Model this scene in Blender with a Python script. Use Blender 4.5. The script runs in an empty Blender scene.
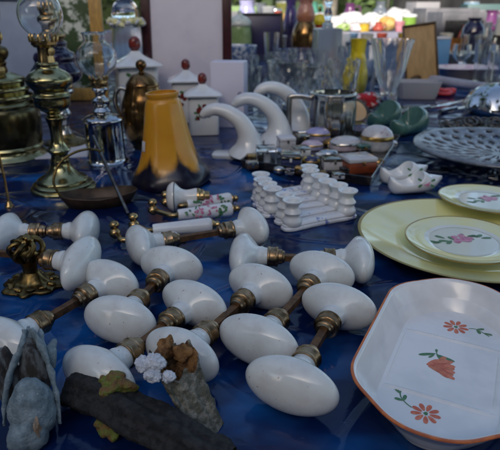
import bpy, math, random
from mathutils import Vector, Matrix, noise as mnoise
random.seed(7)
S = bpy.context.scene
COL = S.collection
PI = math.pi
# ------------------------------------------------------------------ camera numbers
CAM_H, FPX, PITCH = 0.28, 536.0, math.radians(22.2)
SP, CP = math.sin(PITCH), math.cos(PITCH)
GROUND_Z = -0.74

def ray(px, py):
    u, v = (px - 250) / FPX, (225 - py) / FPX
    return u, CP + v * SP, -SP + v * CP
def G(px, py, z=0.0):
    """point of the horizontal plane at height z that shows at that spot of the photograph"""
    d = ray(px, py); t = (z - CAM_H) / d[2]
    return Vector((d[0] * t, d[1] * t, z))
def zat(Y, py):
    d = ray(250, py); return CAM_H + Y * d[2] / d[1]
def mpp(Y, z=0.0):
    return (Y * CP + (CAM_H - z) * SP) / FPX
def at(px, Y, z=0.0):
    return Vector(((px - 250) * mpp(Y, z), Y, z))
def prof(Y, pts, z0=0.0):
    out = []
    for r, py in pts:
        z = zat(Y, py); out.append((max(r, 0) * mpp(Y, z), z - z0))
    out.sort(key=lambda q: q[1]) if False else None
    return out

# ------------------------------------------------------------------ materials
MATS = {}
def mat(name, col=(.5, .5, .5), rough=.4, metal=0.0, col2=None, nscale=20, namt=(.4, .6), bump=0.0, bscale=60,
        coat=0.0, trans=0.0, ior=1.45, sss=0.0, speck=None, speckscale=300, rvar=0.0, emit=None, stretch=None, detail=4):
    if name in MATS: return MATS[name]
    m = bpy.data.materials.new(name); m.use_nodes = True
    nt = m.node_tree; N = nt.nodes; L = nt.links
    b = N['Principled BSDF']
    b.inputs['Base Color'].default_value = (*col, 1); b.inputs['Roughness'].default_value = rough
    b.inputs['Metallic'].default_value = metal; b.inputs['IOR'].default_value = ior
    if coat: b.inputs['Coat Weight'].default_value = coat; b.inputs['Coat Roughness'].default_value = .06
    if trans: b.inputs['Transmission Weight'].default_value = trans
    if sss:
        b.inputs['Subsurface Weight'].default_value = sss; b.inputs['Subsurface Radius'].default_value = (.01, .008, .006)
        b.inputs['Subsurface Scale'].default_value = .5
    vec = None
    def coords():
        nonlocal vec
        if vec is None:
            tc = N.new('ShaderNodeTexCoord'); oi = N.new('ShaderNodeObjectInfo')
            mu = N.new('ShaderNodeMath'); mu.operation = 'MULTIPLY'; mu.inputs[1].default_value = 7.0
            L.new(oi.outputs['Random'], mu.inputs[0])
            ad = N.new('ShaderNodeVectorMath'); ad.operation = 'ADD'
            L.new(tc.outputs['Object'], ad.inputs[0]); L.new(mu.outputs[0], ad.inputs[1])
            vec = ad.outputs[0]
            if stretch:
                ml = N.new('ShaderNodeVectorMath'); ml.operation = 'MULTIPLY'; ml.inputs[1].default_value = stretch
                L.new(vec, ml.inputs[0]); vec = ml.outputs[0]
        return vec
    def noise(sc, det=detail):
        n = N.new('ShaderNodeTexNoise'); n.inputs['Scale'].default_value = sc; n.inputs['Detail'].default_value = det
        n.inputs['Roughness'].default_value = .6
        L.new(coords(), n.inputs['Vector']); return n.outputs['Fac']
    def ramp(src, a, b_):
        r = N.new('ShaderNodeMapRange'); r.inputs['From Min'].default_value = a; r.inputs['From Max'].default_value = b_
        r.interpolation_type = 'SMOOTHSTEP'
        L.new(src, r.inputs['Value']); return r.outputs['Result']
    def mixc(f, A, B):
        x = N.new('ShaderNodeMix'); x.data_type = 'RGBA'
        L.new(f, x.inputs[0])
        for s, v in ((6, A), (7, B)):
            if isinstance(v, tuple): x.inputs[s].default_value = (*v, 1)
            else: L.new(v, x.inputs[s])
        return x.outputs[2]
    cur = col
    if col2: cur = mixc(ramp(noise(nscale), *namt), cur, col2)
    if speck: cur = mixc(ramp(noise(speckscale, 1), .735, .77), cur, speck)
    if not isinstance(cur, tuple): L.new(cur, b.inputs['Base Color'])
    if rvar:
        r = N.new('ShaderNodeMapRange'); r.inputs['To Min'].default_value = max(rough - rvar, .02); r.inputs['To Max'].default_value = rough + rvar
        L.new(noise(nscale * 1.7), r.inputs['Value']); L.new(r.outputs['Result'], b.inputs['Roughness'])
    if bump:
        bp = N.new('ShaderNodeBump'); bp.inputs['Strength'].default_value = min(1, bump); bp.inputs['Distance'].default_value = .002
        L.new(noise(bscale, 6), bp.inputs['Height']); L.new(bp.outputs[0], b.inputs['Normal'])
    if emit: b.inputs['Emission Color'].default_value = (*emit, 1); b.inputs['Emission Strength'].default_value = 1
    MATS[name] = m; return m

porcelain = mat('porcelain', (.725, .755, .735), .17, coat=.35, speck=(.42, .37, .35), speckscale=330, col2=(.64, .645, .63), nscale=75, namt=(.35, .72), bump=.05, bscale=45, rvar=.09, detail=7)
whiteglaze = mat('white_glaze', (.75, .765, .755), .12, coat=.5, col2=(.70, .71, .72), nscale=25, rvar=.04, bump=.03, bscale=25)
trayglaze = mat('tray_glaze', (.80, .79, .77), .14, coat=.4, col2=(.69, .69, .68), nscale=14, rvar=.06, bump=.05, bscale=16)
bluefloral = mat('blue_floral_glaze', (.74, .75, .77), .15, coat=.4, col2=(.17, .23, .5), nscale=95, namt=(.57, .64), bump=.05, bscale=90)
orange_rim = mat('orange_rim', (.62, .17, .04), .25, col2=(.45, .11, .03), nscale=60)
orange_fl = mat('orange_petal', (.70, .21, .11), .3, col2=(.56, .12, .06), nscale=200)
red_fl = mat('red_petal', (.5, .10, .05), .3, col2=(.62, .21, .1), nscale=150, namt=(.35, .65))
pink_fl = mat('pink_petal', (.5, .10, .22), .3, col2=(.66, .32, .42), nscale=260, namt=(.35, .65))
leafgreen = mat('painted_leaf', (.05, .17, .06), .3, col2=(.10, .22, .10), nscale=200)
yellowglaze = mat('yellow_glaze', (.80, .76, .34), .13, coat=.5, col2=(.78, .77, .46), nscale=12, rvar=.05)
plate_white = mat('plate_white', (.76, .77, .68), .12, coat=.5, col2=(.72, .74, .64), nscale=18)
gilt = mat('gilt_line', (.45, .30, .10), .28, metal=.9)
brass = mat('brass', (.50, .345, .16), .24, metal=1, col2=(.25, .165, .075), nscale=45, namt=(.35, .75), rvar=.12, bump=.06, bscale=120)
brass_pale = mat('polished_brass', (.43, .39, .20), .2, metal=1, col2=(.20, .165, .075), nscale=28, namt=(.35, .7), rvar=.1, bump=.06, bscale=70)
brass_dark = mat('aged_brass', (.25, .17, .06), .34, metal=1, col2=(.09, .065, .03), nscale=70, namt=(.35, .65), bump=.25, bscale=160, rvar=.12)
collarbrass = mat('collar_brass', (.42, .285, .165), .3, metal=1, col2=(.17, .10, .045), nscale=60, namt=(.38, .7), bump=.1, bscale=140, rvar=.12)
rust = mat('rusty_steel', (.10, .055, .03), .55, metal=.5, col2=(.18, .09, .04), nscale=120, bump=.3, bscale=220)
chrome = mat('chrome', (.62, .63, .64), .07, metal=1, col2=(.5, .5, .5), nscale=14, rvar=.04, bump=.03, bscale=30)
pewter = mat('pewter', (.58, .56, .52), .14, metal=1, col2=(.40, .37, .32), nscale=25, rvar=.08, bump=.06, bscale=60)
iron = mat('dark_iron', (.045, .03, .022), .45, metal=.3, col2=(.085, .055, .035), nscale=40, bump=.2, bscale=90)
steel = mat('dull_steel', (.22, .21, .19), .35, metal=1, col2=(.12, .11, .10), nscale=60)
glass = mat('clear_glass', (.93, .95, .96), .01, trans=1)
cutglass = mat('cut_glass', (.98, .985, .99), .01, trans=1, bump=.15, bscale=55, detail=1)
greyglass = mat('grey_glass', (.90, .93, .95), .015, trans=1, bump=.1, bscale=60)
navyglass = mat('navy_glass', (.008, .008, .035), .08, coat=.6, col2=(.02, .012, .05), nscale=30)
navyscreen = mat('navy_panel', (.015, .015, .06), .3, col2=(.025, .022, .08), nscale=5)
blackplastic = mat('black_frame', (.012, .012, .013), .4, col2=(.03, .028, .028), nscale=40)
copper = mat('lustre_copper', (.30, .17, .06), .16, metal=.85, col2=(.13, .07, .03), nscale=45, rvar=.08, bump=.12, bscale=60)
redglaze = mat('red_glaze', (.22, .03, .02), .2, coat=.4, col2=(.12, .02, .02), nscale=80)
maroon = mat('maroon_frame', (.055, .008, .014), .3, coat=.3, col2=(.035, .006, .01), nscale=30)
lilac = mat('lilac_paper', (.66, .62, .72), .55, col2=(.74, .70, .78), nscale=6, bump=.15, bscale=8)
whitebox = mat('lilac_white_card', (.70, .68, .80), .5, col2=(.66, .65, .77), nscale=10)
card = mat('white_paper', (.66, .66, .70), .6, col2=(.60, .60, .64), nscale=12, bump=.1, bscale=20)
yellowpaint = mat('yellow_vase_glaze', (.78, .62, .02), .22, coat=.4, col2=(.52, .40, .015), nscale=25)
brownboard = mat('brown_board', (.44, .29, .13), .6, col2=(.36, .23, .10), nscale=18, bump=.1, bscale=60, stretch=(3, 3, .6))
darkwood = mat('dark_wood', (.05, .03, .02), .45, col2=(.09, .055, .03), nscale=30, stretch=(6, 6, 1))
goldwood = mat('gilded_wood', (.62, .36, .09), .35, col2=(.46, .26, .07), nscale=30, stretch=(5, 5, 1))
tealglaze = mat('teal_glaze', (.05, .135, .12), .2, coat=.4, col2=(.075, .18, .155), nscale=28, rvar=.06)
bluegrey = mat('blue_grey_pressed_glass', (.10, .12, .15), .18, coat=.3, col2=(.18, .205, .245), nscale=45, bump=.4, bscale=110, rvar=.06)
MATS['blue_grey_pressed_glass'].node_tree.nodes['Principled BSDF'].inputs['Roughness'].default_value = .3
bluebowl = mat('blue_white_glaze', (.50, .56, .64), .2, coat=.4, col2=(.07, .13, .3), nscale=55, namt=(.46, .56))
lilacenamel = mat('lilac_enamel', (.32, .31, .58), .2, coat=.5, col2=(.45, .44, .66), nscale=30)
pinkenamel = mat('pink_enamel', (.50, .38, .48), .22, coat=.5, col2=(.62, .56, .62), nscale=60)
greymarble = mat('grey_floral_enamel', (.52, .52, .54), .2, coat=.4, col2=(.35, .22, .28), nscale=80, namt=(.58, .68))
rustred = mat('rust_red_lacquer', (.25, .055, .02), .3, coat=.3, col2=(.14, .03, .015), nscale=40)
paleblue = mat('pale_blue_board', (.31, .38, .50), .5, col2=(.27, .33, .45), nscale=8)
waxwhite = mat('candle_wax', (.72, .70, .62), .45, sss=.2)
greenjar_m = mat('green_jar_glaze', (.17, .27, .10), .3, coat=.3, col2=(.23, .33, .14), nscale=25)
amber = mat('amber_glass', (.75, .42, .12), .03, trans=.9)
redcloth = mat('red_white_cloth', (.50, .02, .03), .8, col2=(.66, .60, .60), nscale=22, namt=(.46, .54), bump=.3, bscale=40)
beadred = mat('red_bead', (.5, .02, .03), .25, coat=.4)
platepink = mat('pink_print_plate', (.64, .60, .64), .2, coat=.3, col2=(.52, .40, .50), nscale=30, namt=(.5, .62))
plategreen = mat('green_print_plate', (.58, .62, .58), .2, coat=.3, col2=(.36, .46, .38), nscale=40, namt=(.5, .62))
bluepl = mat('blue_plastic', (.12, .30, .55), .35)
redpl = mat('red_plastic', (.5, .03, .03), .4)
greypl = mat('grey_plastic', (.16, .155, .17), .45, col2=(.12, .12, .13), nscale=8)
whitecloth = mat('white_cotton', (.48, .47, .46), .85, col2=(.70, .69, .68), nscale=20, bump=.5, bscale=25)
pinkcloth = mat('pinkish_cotton', (.55, .46, .50), .85, col2=(.62, .58, .62), nscale=7, bump=.4, bscale=18)
creamcloth = mat('ochre_cotton', (.45, .27, .07), .85, col2=(.6, .42, .16), nscale=18, bump=.5, bscale=25)
limecloth = mat('lime_cotton', (.22, .35, .05), .8, col2=(.55, .62, .4), nscale=20)
stallcloth = mat('stall_cloth_dull_lilac', (.24, .23, .27), .8, col2=(.19, .19, .25), nscale=5, bump=.3, bscale=12)
bluecover = mat('dark_blue_cover', (.012, .025, .10), .4, col2=(.03, .05, .16), nscale=4, bump=.3, bscale=10)
bark = mat('grey_bark', (.32, .31, .27), .9, col2=(.13, .13, .10), nscale=170, namt=(.35, .6), bump=1, bscale=420)
innerwood = mat('rotten_brown_wood', (.30, .15, .05), .8, col2=(.11, .05, .02), nscale=150, bump=1, bscale=350)
charred = mat('charred_wood', (.010, .010, .011), .75, col2=(.030, .029, .029), nscale=160, bump=1, bscale=330)
mossy = mat('green_moss', (.16, .21, .035), .7, col2=(.20, .11, .04), nscale=130, bump=1, bscale=400)
crystalwhite = mat('white_crystal', (.74, .77, .82), .3, col2=(.6, .63, .70), nscale=300, bump=.6, bscale=800, sss=.15)
podgrey = mat('blue_grey_dry_pod', (.16, .225, .26), .85, col2=(.30, .38, .42), nscale=120, namt=(.36, .66), bump=1, bscale=520, speck=(.5, .55, .57), speckscale=420, detail=7)
poddark = mat('dark_dry_husk', (.045, .040, .038), .85, col2=(.17, .19, .20), nscale=120, namt=(.44, .62), bump=1, bscale=420, stretch=(1.6, 1.6, .5), detail=7)
podcrack = mat('cracked_orange_wood', (.32, .18, .09), .8, col2=(.48, .36, .26), nscale=200, bump=.8, bscale=500)

def tarp_material():
    m = bpy.data.materials.new('blue_oilcloth'); m.use_nodes = True
    nt = m.node_tree; N = nt.nodes; L = nt.links; b = N['Principled BSDF']
    tc = N.new('ShaderNodeTexCoord')
    def mp(scale, rot):
        q = N.new('ShaderNodeMapping'); q.inputs['Scale'].default_value = scale; q.inputs['Rotation'].default_value = (0, 0, rot)
        L.new(tc.outputs['Object'], q.inputs['Vector']); return q.outputs[0]
    def nz(v, sc, det, rg=.55, dist=0):
        n = N.new('ShaderNodeTexNoise'); n.inputs['Scale'].default_value = sc; n.inputs['Detail'].default_value = det
        n.inputs['Roughness'].default_value = rg; n.inputs['Distortion'].default_value = dist
        L.new(v, n.inputs['Vector']); return n.outputs['Fac']
    a = nz(mp((1, 1.5, 1), .9), 6, 4, .55, .3)
    r = N.new('ShaderNodeValToRGB'); L.new(a, r.inputs[0])
    e = r.color_ramp.elements
    e[0].position = .32; e[0].color = (.002, .005, .024, 1)
    e[1].position = .74; e[1].color = (.010, .125, .40, 1)  # lit cobalt patches and near-black shade put into the cloth colour
    k = e.new(.52); k.color = (.003, .017, .085, 1)
    # scuffs
    s = nz(mp((3, 9, 1), -.6), 26, 6, .7, .3)
    mr = N.new('ShaderNodeMapRange'); mr.inputs['From Min'].default_value = .66; mr.inputs['From Max'].default_value = .9; L.new(s, mr.inputs['Value'])
    mx = N.new('ShaderNodeMix'); mx.data_type = 'RGBA'; L.new(mr.outputs[0], mx.inputs[0]); L.new(r.outputs[0], mx.inputs[6])
    mx.inputs[7].default_value = (.10, .17, .27, 1)
    L.new(mx.outputs[2], b.inputs['Base Color'])
    rr = N.new('ShaderNodeMapRange'); rr.inputs['To Min'].default_value = .03; rr.inputs['To Max'].default_value = .2
    L.new(nz(mp((1, 1, 1), 0), 9, 4), rr.inputs['Value']); L.new(rr.outputs[0], b.inputs['Roughness'])
    b.inputs['Coat Weight'].default_value = 0
    h1 = nz(mp((1, 1.3, 1), .35), 5, 1.5, .4, .2); h2 = nz(mp((1, 1, 1), .3), 70, 4)
    wv = N.new('ShaderNodeTexNoise'); wv.inputs['Scale'].default_value = 5; L.new(tc.outputs['Object'], wv.inputs['Vector'])
    wa = N.new('ShaderNodeVectorMath'); wa.operation = 'MULTIPLY_ADD'; wa.inputs[1].default_value = (.22, .22, .22); L.new(wv.outputs['Color'], wa.inputs[0]); L.new(tc.outputs['Object'], wa.inputs[2])
    vo = N.new('ShaderNodeTexVoronoi'); vo.feature = 'DISTANCE_TO_EDGE'; vo.inputs['Scale'].default_value = 8; L.new(wa.outputs[0], vo.inputs['Vector'])
    cm = N.new('ShaderNodeMapRange'); cm.interpolation_type = 'SMOOTHSTEP'; cm.inputs['From Max'].default_value = .09; cm.inputs['To Min'].default_value = .10; cm.inputs['To Max'].default_value = 0; L.new(vo.outputs['Distance'], cm.inputs['Value'])
    h = N.new('ShaderNodeMath'); h.operation = 'MULTIPLY_ADD'; L.new(h2, h.inputs[0]); h.inputs[1].default_value = .022; L.new(h1, h.inputs[2])
    hc = N.new('ShaderNodeMath'); hc.operation = 'ADD'; L.new(h.outputs[0], hc.inputs[0]); L.new(cm.outputs[0], hc.inputs[1])
    bp = N.new('ShaderNodeBump'); bp.inputs['Strength'].default_value = .75; bp.inputs['Distance'].default_value = .02
    L.new(hc.outputs[0], bp.inputs['Height']); L.new(bp.outputs[0], b.inputs['Normal']); b.inputs['Specular IOR Level'].default_value = .38
    return m
tarp = tarp_material()

def shade_material():
    """orange pate-de-verre shade whose glass turns dark purple in scallops at the rim"""
    m = bpy.data.materials.new('orange_purple_art_glass'); m.use_nodes = True
    nt = m.node_tree; N = nt.nodes; L = nt.links; b = N['Principled BSDF']
    tc = N.new('ShaderNodeTexCoord'); sx = N.new('ShaderNodeSeparateXYZ'); L.new(tc.outputs['Object'], sx.inputs[0])
    at2 = N.new('ShaderNodeMath'); at2.operation = 'ARCTAN2'; L.new(sx.outputs[1], at2.inputs[0]); L.new(sx.outputs[0], at2.inputs[1])
    k = N.new('ShaderNodeMath'); k.operation = 'MULTIPLY_ADD'; k.inputs[1].default_value = 3.0; k.inputs[2].default_value = .75; L.new(at2.outputs[0], k.inputs[0])
    sn = N.new('ShaderNodeMath'); sn.operation = 'SINE'; L.new(k.outputs[0], sn.inputs[0])
    ab = N.new('ShaderNodeMath'); ab.operation = 'ABSOLUTE'; L.new(sn.outputs[0], ab.inputs[0])
    n = N.new('ShaderNodeTexNoise'); n.inputs['Scale'].default_value = 45; n.inputs['Detail'].default_value = 5; L.new(tc.outputs['Object'], n.inputs['Vector'])
    m1 = N.new('ShaderNodeMath'); m1.operation = 'MULTIPLY_ADD'; m1.inputs[1].default_value = .028; L.new(ab.outputs[0], m1.inputs[0]); L.new(sx.outputs[2], m1.inputs[2])
    m2 = N.new('ShaderNodeMath'); m2.operation = 'MULTIPLY_ADD'; m2.inputs[1].default_value = .032; L.new(n.outputs['Fac'], m2.inputs[0]); L.new(m1.outputs[0], m2.inputs[2])
    mr = N.new('ShaderNodeMapRange'); mr.inputs['From Min'].default_value = .060; mr.inputs['From Max'].default_value = .078; mr.interpolation_type = 'SMOOTHSTEP'; L.new(m2.outputs[0], mr.inputs['Value'])
    n2 = N.new('ShaderNodeTexNoise'); n2.inputs['Scale'].default_value = 30; L.new(tc.outputs['Object'], n2.inputs['Vector'])
    og = N.new('ShaderNodeMix'); og.data_type = 'RGBA'; L.new(n2.outputs['Fac'], og.inputs[0]); og.inputs[6].default_value = (.60, .25, .010, 1); og.inputs[7].default_value = (.74, .38, .03, 1)
    mx = N.new('ShaderNodeMix'); mx.data_type = 'RGBA'; L.new(mr.outputs[0], mx.inputs[0]); mx.inputs[6].default_value = (.006, .004, .018, 1); L.new(og.outputs[2], mx.inputs[7])
    L.new(mx.outputs[2], b.inputs['Base Color'])
    b.inputs['Roughness'].default_value = .28; b.inputs['Subsurface Weight'].default_value = .6; b.inputs['Subsurface Radius'].default_value = (.02, .01, .004)
    b.inputs['Coat Weight'].default_value = .15
    return m
artglass = shade_material()

# ------------------------------------------------------------------ mesh builder
def cr(pts, n=5):
    """Catmull-Rom through tuples"""
    out = []; P = [pts[0]] + list(pts) + [pts[-1]]
    for i in range(1, len(P) - 2):
        for k in range(n):
            t = k / n
            out.append(tuple(.5 * (2 * b + (c - a) * t + (2 * a - 5 * b + 4 * c - d) * t * t + (3 * b - a - 3 * c + d) * t ** 3)
                             for a, b, c, d in zip(P[i - 1], P[i], P[i + 1], P[i + 2])))
    out.append(tuple(pts[-1])); return out

def rrect(hx, hy, r, n=6):
    r = min(r, hx * .999, hy * .999); o = []
    for cx, cy, a0 in ((hx - r, hy - r, 0), (-hx + r, hy - r, PI / 2), (-hx + r, -hy + r, PI), (hx - r, -hy + r, 1.5 * PI)):
        for k in range(n + 1):
            a = a0 + PI / 2 * k / n; o.append((cx + r * math.cos(a), cy + r * math.sin(a)))
    return o

class MB:
    def __init__(s): s.v = []; s.f = []; s.m = []
    def add(s, vs, fs, mi=0, M=None):
        b = len(s.v)
        s.v += [tuple(M @ Vector(p)) if M is not None else tuple(p) for p in vs]
        for f in fs: s.f.append(tuple(b + i for i in f)); s.m.append(mi)
    def loft(s, rings, cap0=True, cap1=True, mi=0, M=None, mis=None):
        n = len(rings[0]); vs = [p for r in rings for p in r]; b = len(s.v)
        s.v += [tuple(M @ Vector(p)) if M is not None else tuple(p) for p in vs]
        for i in range(len(rings) - 1):
            q = mis[i] if mis else mi
            for j in range(n):
                k = (j + 1) % n
                s.f.append((b + i * n + j, b + i * n + k, b + (i + 1) * n + k, b + (i + 1) * n + j)); s.m.append(q)
        if cap0: s.f.append(tuple(b + j for j in reversed(range(n)))); s.m.append(mis[0] if mis else mi)
        if cap1: s.f.append(tuple(b + (len(rings) - 1) * n + j for j in range(n))); s.m.append(mis[-1] if mis else mi)
        return s
    def lathe(s, pr, seg=48, mi=0, M=None, mis=None, cap0=True, cap1=True, wob=None):
        rings = []
        for r, z in pr:
            r = max(r, 1e-5)
            ring = []
            for k in range(seg):
                a = 2 * PI * k / seg; q = r * (wob(a, z) if wob else 1)
                ring.append((q * math.cos(a), q * math.sin(a), z))
            rings.append(ring)
        return s.loft(rings, cap0, cap1, mi, M, mis)
    def rbox(s, hx, hy, z0, z1, r=.002, er=.001, mi=0, M=None, n=4):
        rg = []
        for ins, z in ((er, z0), (er * .3, z0 + er * .3), (0, z0 + er), (0, z1 - er), (er * .3, z1 - er * .3), (er, z1)):
            rg.append([(x, y, z) for x, y in rrect(hx - ins, hy - ins, max(r - ins, 1e-4), n)])
        return s.loft(rg, True, True, mi, M)
    def tube(s, pts, rad, seg=10, mi=0, M=None, flat=1.0, square=False, up=(0, 0, 1)):
        pts = [Vector(p) for p in pts]; n = len(pts)
        if not isinstance(rad, (list, tuple)): rad = [rad] * n
        rings = []; prev = None
        for i, p in enumerate(pts):
            t = (pts[min(i + 1, n - 1)] - pts[max(i - 1, 0)]).normalized()
            if prev is None:
                a = Vector(up) if abs(t.dot(Vector(up))) < .9 else Vector((1, 0, 0))
                u = (a - t * a.dot(t)).normalized()
            else: u = (prev - t * prev.dot(t)).normalized()
            prev = u; w = t.cross(u)
            off = PI / 4 if square else 0
            rings.append([tuple(p + u * math.cos(off + 2 * PI * k / seg) * rad[i] + w * math.sin(off + 2 * PI * k / seg) * rad[i] * flat) for k in range(seg)])
        return s.loft(rings, True, True, mi, M)
    def blob(s, c, r, seed=0, amp=.12, seg=20, rin=12, mi=0, M=None):
        rnd = random.Random(seed); ph = [(rnd.uniform(1, 4), rnd.uniform(0, 6), rnd.uniform(1, 4), rnd.uniform(0, 6)) for _ in range(4)]
        rings = []
        for i in range(rin + 1):
            th = PI * min(max(i / rin, .004), .996); ring = []
            for k in range(seg):
                a = 2 * PI * k / seg
                d = 1 + amp * sum(math.sin(round(q[0]) * a + q[1]) * math.sin(q[2] * th + q[3]) for q in ph) * math.sin(th)
                ring.append((c[0] + r[0] * d * math.sin(th) * math.cos(a), c[1] + r[1] * d * math.sin(th) * math.sin(a), c[2] - r[2] * d * math.cos(th)))
            rings.append(ring)
        return s.loft(rings, True, True, mi, M)
    def roughen(s, amp, freq, seed=0, start=0, octv=4):
        n = [Vector((0, 0, 0)) for _ in s.v]
        for f in s.f:
            if len(f) > 4: continue
            p = [Vector(s.v[i]) for i in f]; q = (p[1] - p[0]).cross(p[2] - p[0])
            for i in f: n[i] += q
        for i in range(start, len(s.v)):
            if n[i].length > 1e-12:
                p = Vector(s.v[i]); d = mnoise.fractal(p * freq + Vector((seed * 3.1, 0, 0)), .9, 2.1, octv)
                s.v[i] = tuple(p + n[i].normalized() * d * amp)
        return s
    def petal(s, M, x, y, ang, ln, w, mi, z=0.0):
        c, sn = math.cos(ang), math.sin(ang); o = []
        for k in range(12):
            a = 2 * PI * k / 12; u = ln / 2 * (1 + math.cos(a)); q = w / 2 * math.sin(a) * (1.15 - .35 * math.cos(a) * -1)
            o.append((x + u * c - q * sn, y + u * sn + q * c, z))
        s.add(o, [tuple(range(12))], mi, M)
    def ribbon(s, M, pts, w, mi, z=0.0):
        L, R = [], []
        for i, p in enumerate(pts):
            a = Vector(pts[max(i - 1, 0)]); b = Vector(pts[min(i + 1, len(pts) - 1)]); t = (b - a).normalized(); nn = Vector((-t.y, t.x))
            L.append((p[0] + nn.x * w / 2, p[1] + nn.y * w / 2, z)); R.append((p[0] - nn.x * w / 2, p[1] - nn.y * w / 2, z))
        n = len(pts); s.add(L + R, [(i, i + 1, n + i + 1, n + i) for i in range(n - 1)], mi, M)
    def build(s, name, mats, parent=None, loc=None, rz=0, smooth=True, sharp=38, rot=None):
        me = bpy.data.meshes.new(name); me.from_pydata(s.v, [], s.f)
        for m in (mats if isinstance(mats, (list, tuple)) else [mats]): me.materials.append(m)
        me.polygons.foreach_set('material_index', s.m)
        me.update()
        if smooth:
            me.polygons.foreach_set('use_smooth', [True] * len(me.polygons)); me.set_sharp_from_angle(angle=math.radians(sharp))
        o = bpy.data.objects.new(name, me); COL.objects.link(o)
        if parent: o.parent = parent
        if loc is not None: o.location = loc
        o.rotation_euler = rot if rot else (0, 0, rz)
        return o

def tag(o, label=None, cat=None, group=None, kind=None):
    if label: o['label'] = label
    if cat: o['category'] = cat
    if group: o['group'] = group
    if kind: o['kind'] = kind
    return o
def thing(name, label, cat, loc, rz=0, group=None):
    o = bpy.data.objects.new(name, None); COL.objects.link(o); o.empty_display_size = .02
    o.location = loc; o.rotation_euler = (0, 0, rz); return tag(o, label, cat, group)
def copy_part(src, parent, name=None):
    c = src.copy(); COL.objects.link(c); c.parent = parent
    return c
def T(x=0, y=0, z=0): return Matrix.Translation((x, y, z))
def R(a, ax): return Matrix.Rotation(a, 4, ax)

# ------------------------------------------------------------------ the setting
def ground_and_tables():
    g = MB(); g.add([(-150, -60, 0), (150, -60, 0), (150, 200, 0), (-150, 200, 0)], [(0, 1, 2, 3)])
    gm = mat('asphalt', (.075, .07, .066), .9, col2=(.12, .11, .10), nscale=1.2, bump=.4, bscale=30)
    tag(g.build('ground', gm, loc=(0, 0, GROUND_Z), smooth=False), kind='structure')

def stall_table(x0, x1, y0, y1, z, cover, label, cloth_label, drop=.45, rip=.004, seed=1, legs=True, name='stall_table', drape_name='cover', nx=60):
    t = thing(name, label, 'table', ((x0 + x1) / 2, (y0 + y1) / 2, GROUND_Z))
    hx, hy = (x1 - x0) / 2, (y1 - y0) / 2; H = z - GROUND_Z
    mb = MB()
    # top sheet and hanging sides as one cloth
    n = nx; per = []
    rr = rrect(hx, hy, .03, 5)
    dens = []
    for i in range(len(rr)):
        a, b = Vector(rr[i]), Vector(rr[(i + 1) % len(rr)]); k = max(1, int((b - a).length / .05))
        for j in range(k): dens.append(a.lerp(b, j / k))
    rings = []
    rnd = random.Random(seed); ph = rnd.uniform(0, 6)
    for ins, dz, amp in ((.012, 0, 0), (.004, -.002, 0), (0, -.010, 0), (0, -.06, .2), (0, -drop * .5, .7), (0, -drop, 1)):
        ring = []
        for i, p in enumerate(dens):
            nn = Vector((p.x / hx, p.y / hy)); nn = Vector((nn.x if abs(nn.x) > abs(nn.y) * .98 else 0, nn.y if abs(nn.y) >= abs(nn.x) * .98 else 0)).normalized()
            w = amp * .018 * (1 + math.sin(i * .9 + ph) * .6 + math.sin(i * .37 + ph) * .5)
            q = p - nn * ins + nn * w
            ring.append((q.x, q.y, H + dz))
        rings.append(ring)
    mb.loft(rings, True, False)
    tag(mb.build('tablecloth', cover, loc=t.location), cloth_label, 'tablecloth')
    tp = MB(); tp.rbox(hx - .03, hy - .03, H - .035, H - .006, .02, .003); tp.build('tabletop', darkwood, t)
    if legs:
        for sx in (-1, 1):
            for sy in (-1, 1):
                l = MB(); l.rbox(.025, .025, 0, H - .036, .004, .002, M=T(sx * (hx - .08), sy * (hy - .08), 0)); l.build('leg', steel, t)
    return t
ground_and_tables()
stall_table(-1.3, 1.5, .06, 2.45, 0, tarp, 'long wooden market table carrying the knobs and dishes, hidden under glossy blue oilcloth', 'glossy dark blue oilcloth under the door knobs, lamps and dishes', seed=3, drop=.5)
stall_table(-1.8, 2.3, 2.72, 4.6, 0, bluecover, 'second market table behind the glassware, hidden under a matt navy cloth', 'matt navy cloth on the second table behind the glassware', seed=5, drop=.5)
stall_table(-1.5, 1.55, 5.5, 6.9, .05, stallcloth, 'sunlit far stall table heaped with white linen', 'dull lilac cloth hanging from the sunlit far linen stall', seed=8, drop=.6)
stall_table(1.75, 4.6, 5.6, 6.9, .05, mat('stall_cloth_dark', (.03, .03, .035), .8, col2=(.05, .05, .06), nscale=5), 'far stall table hidden under black cloth on the right side', 'black cloth hanging over the far stall on the right', seed=9, drop=.6)

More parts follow.
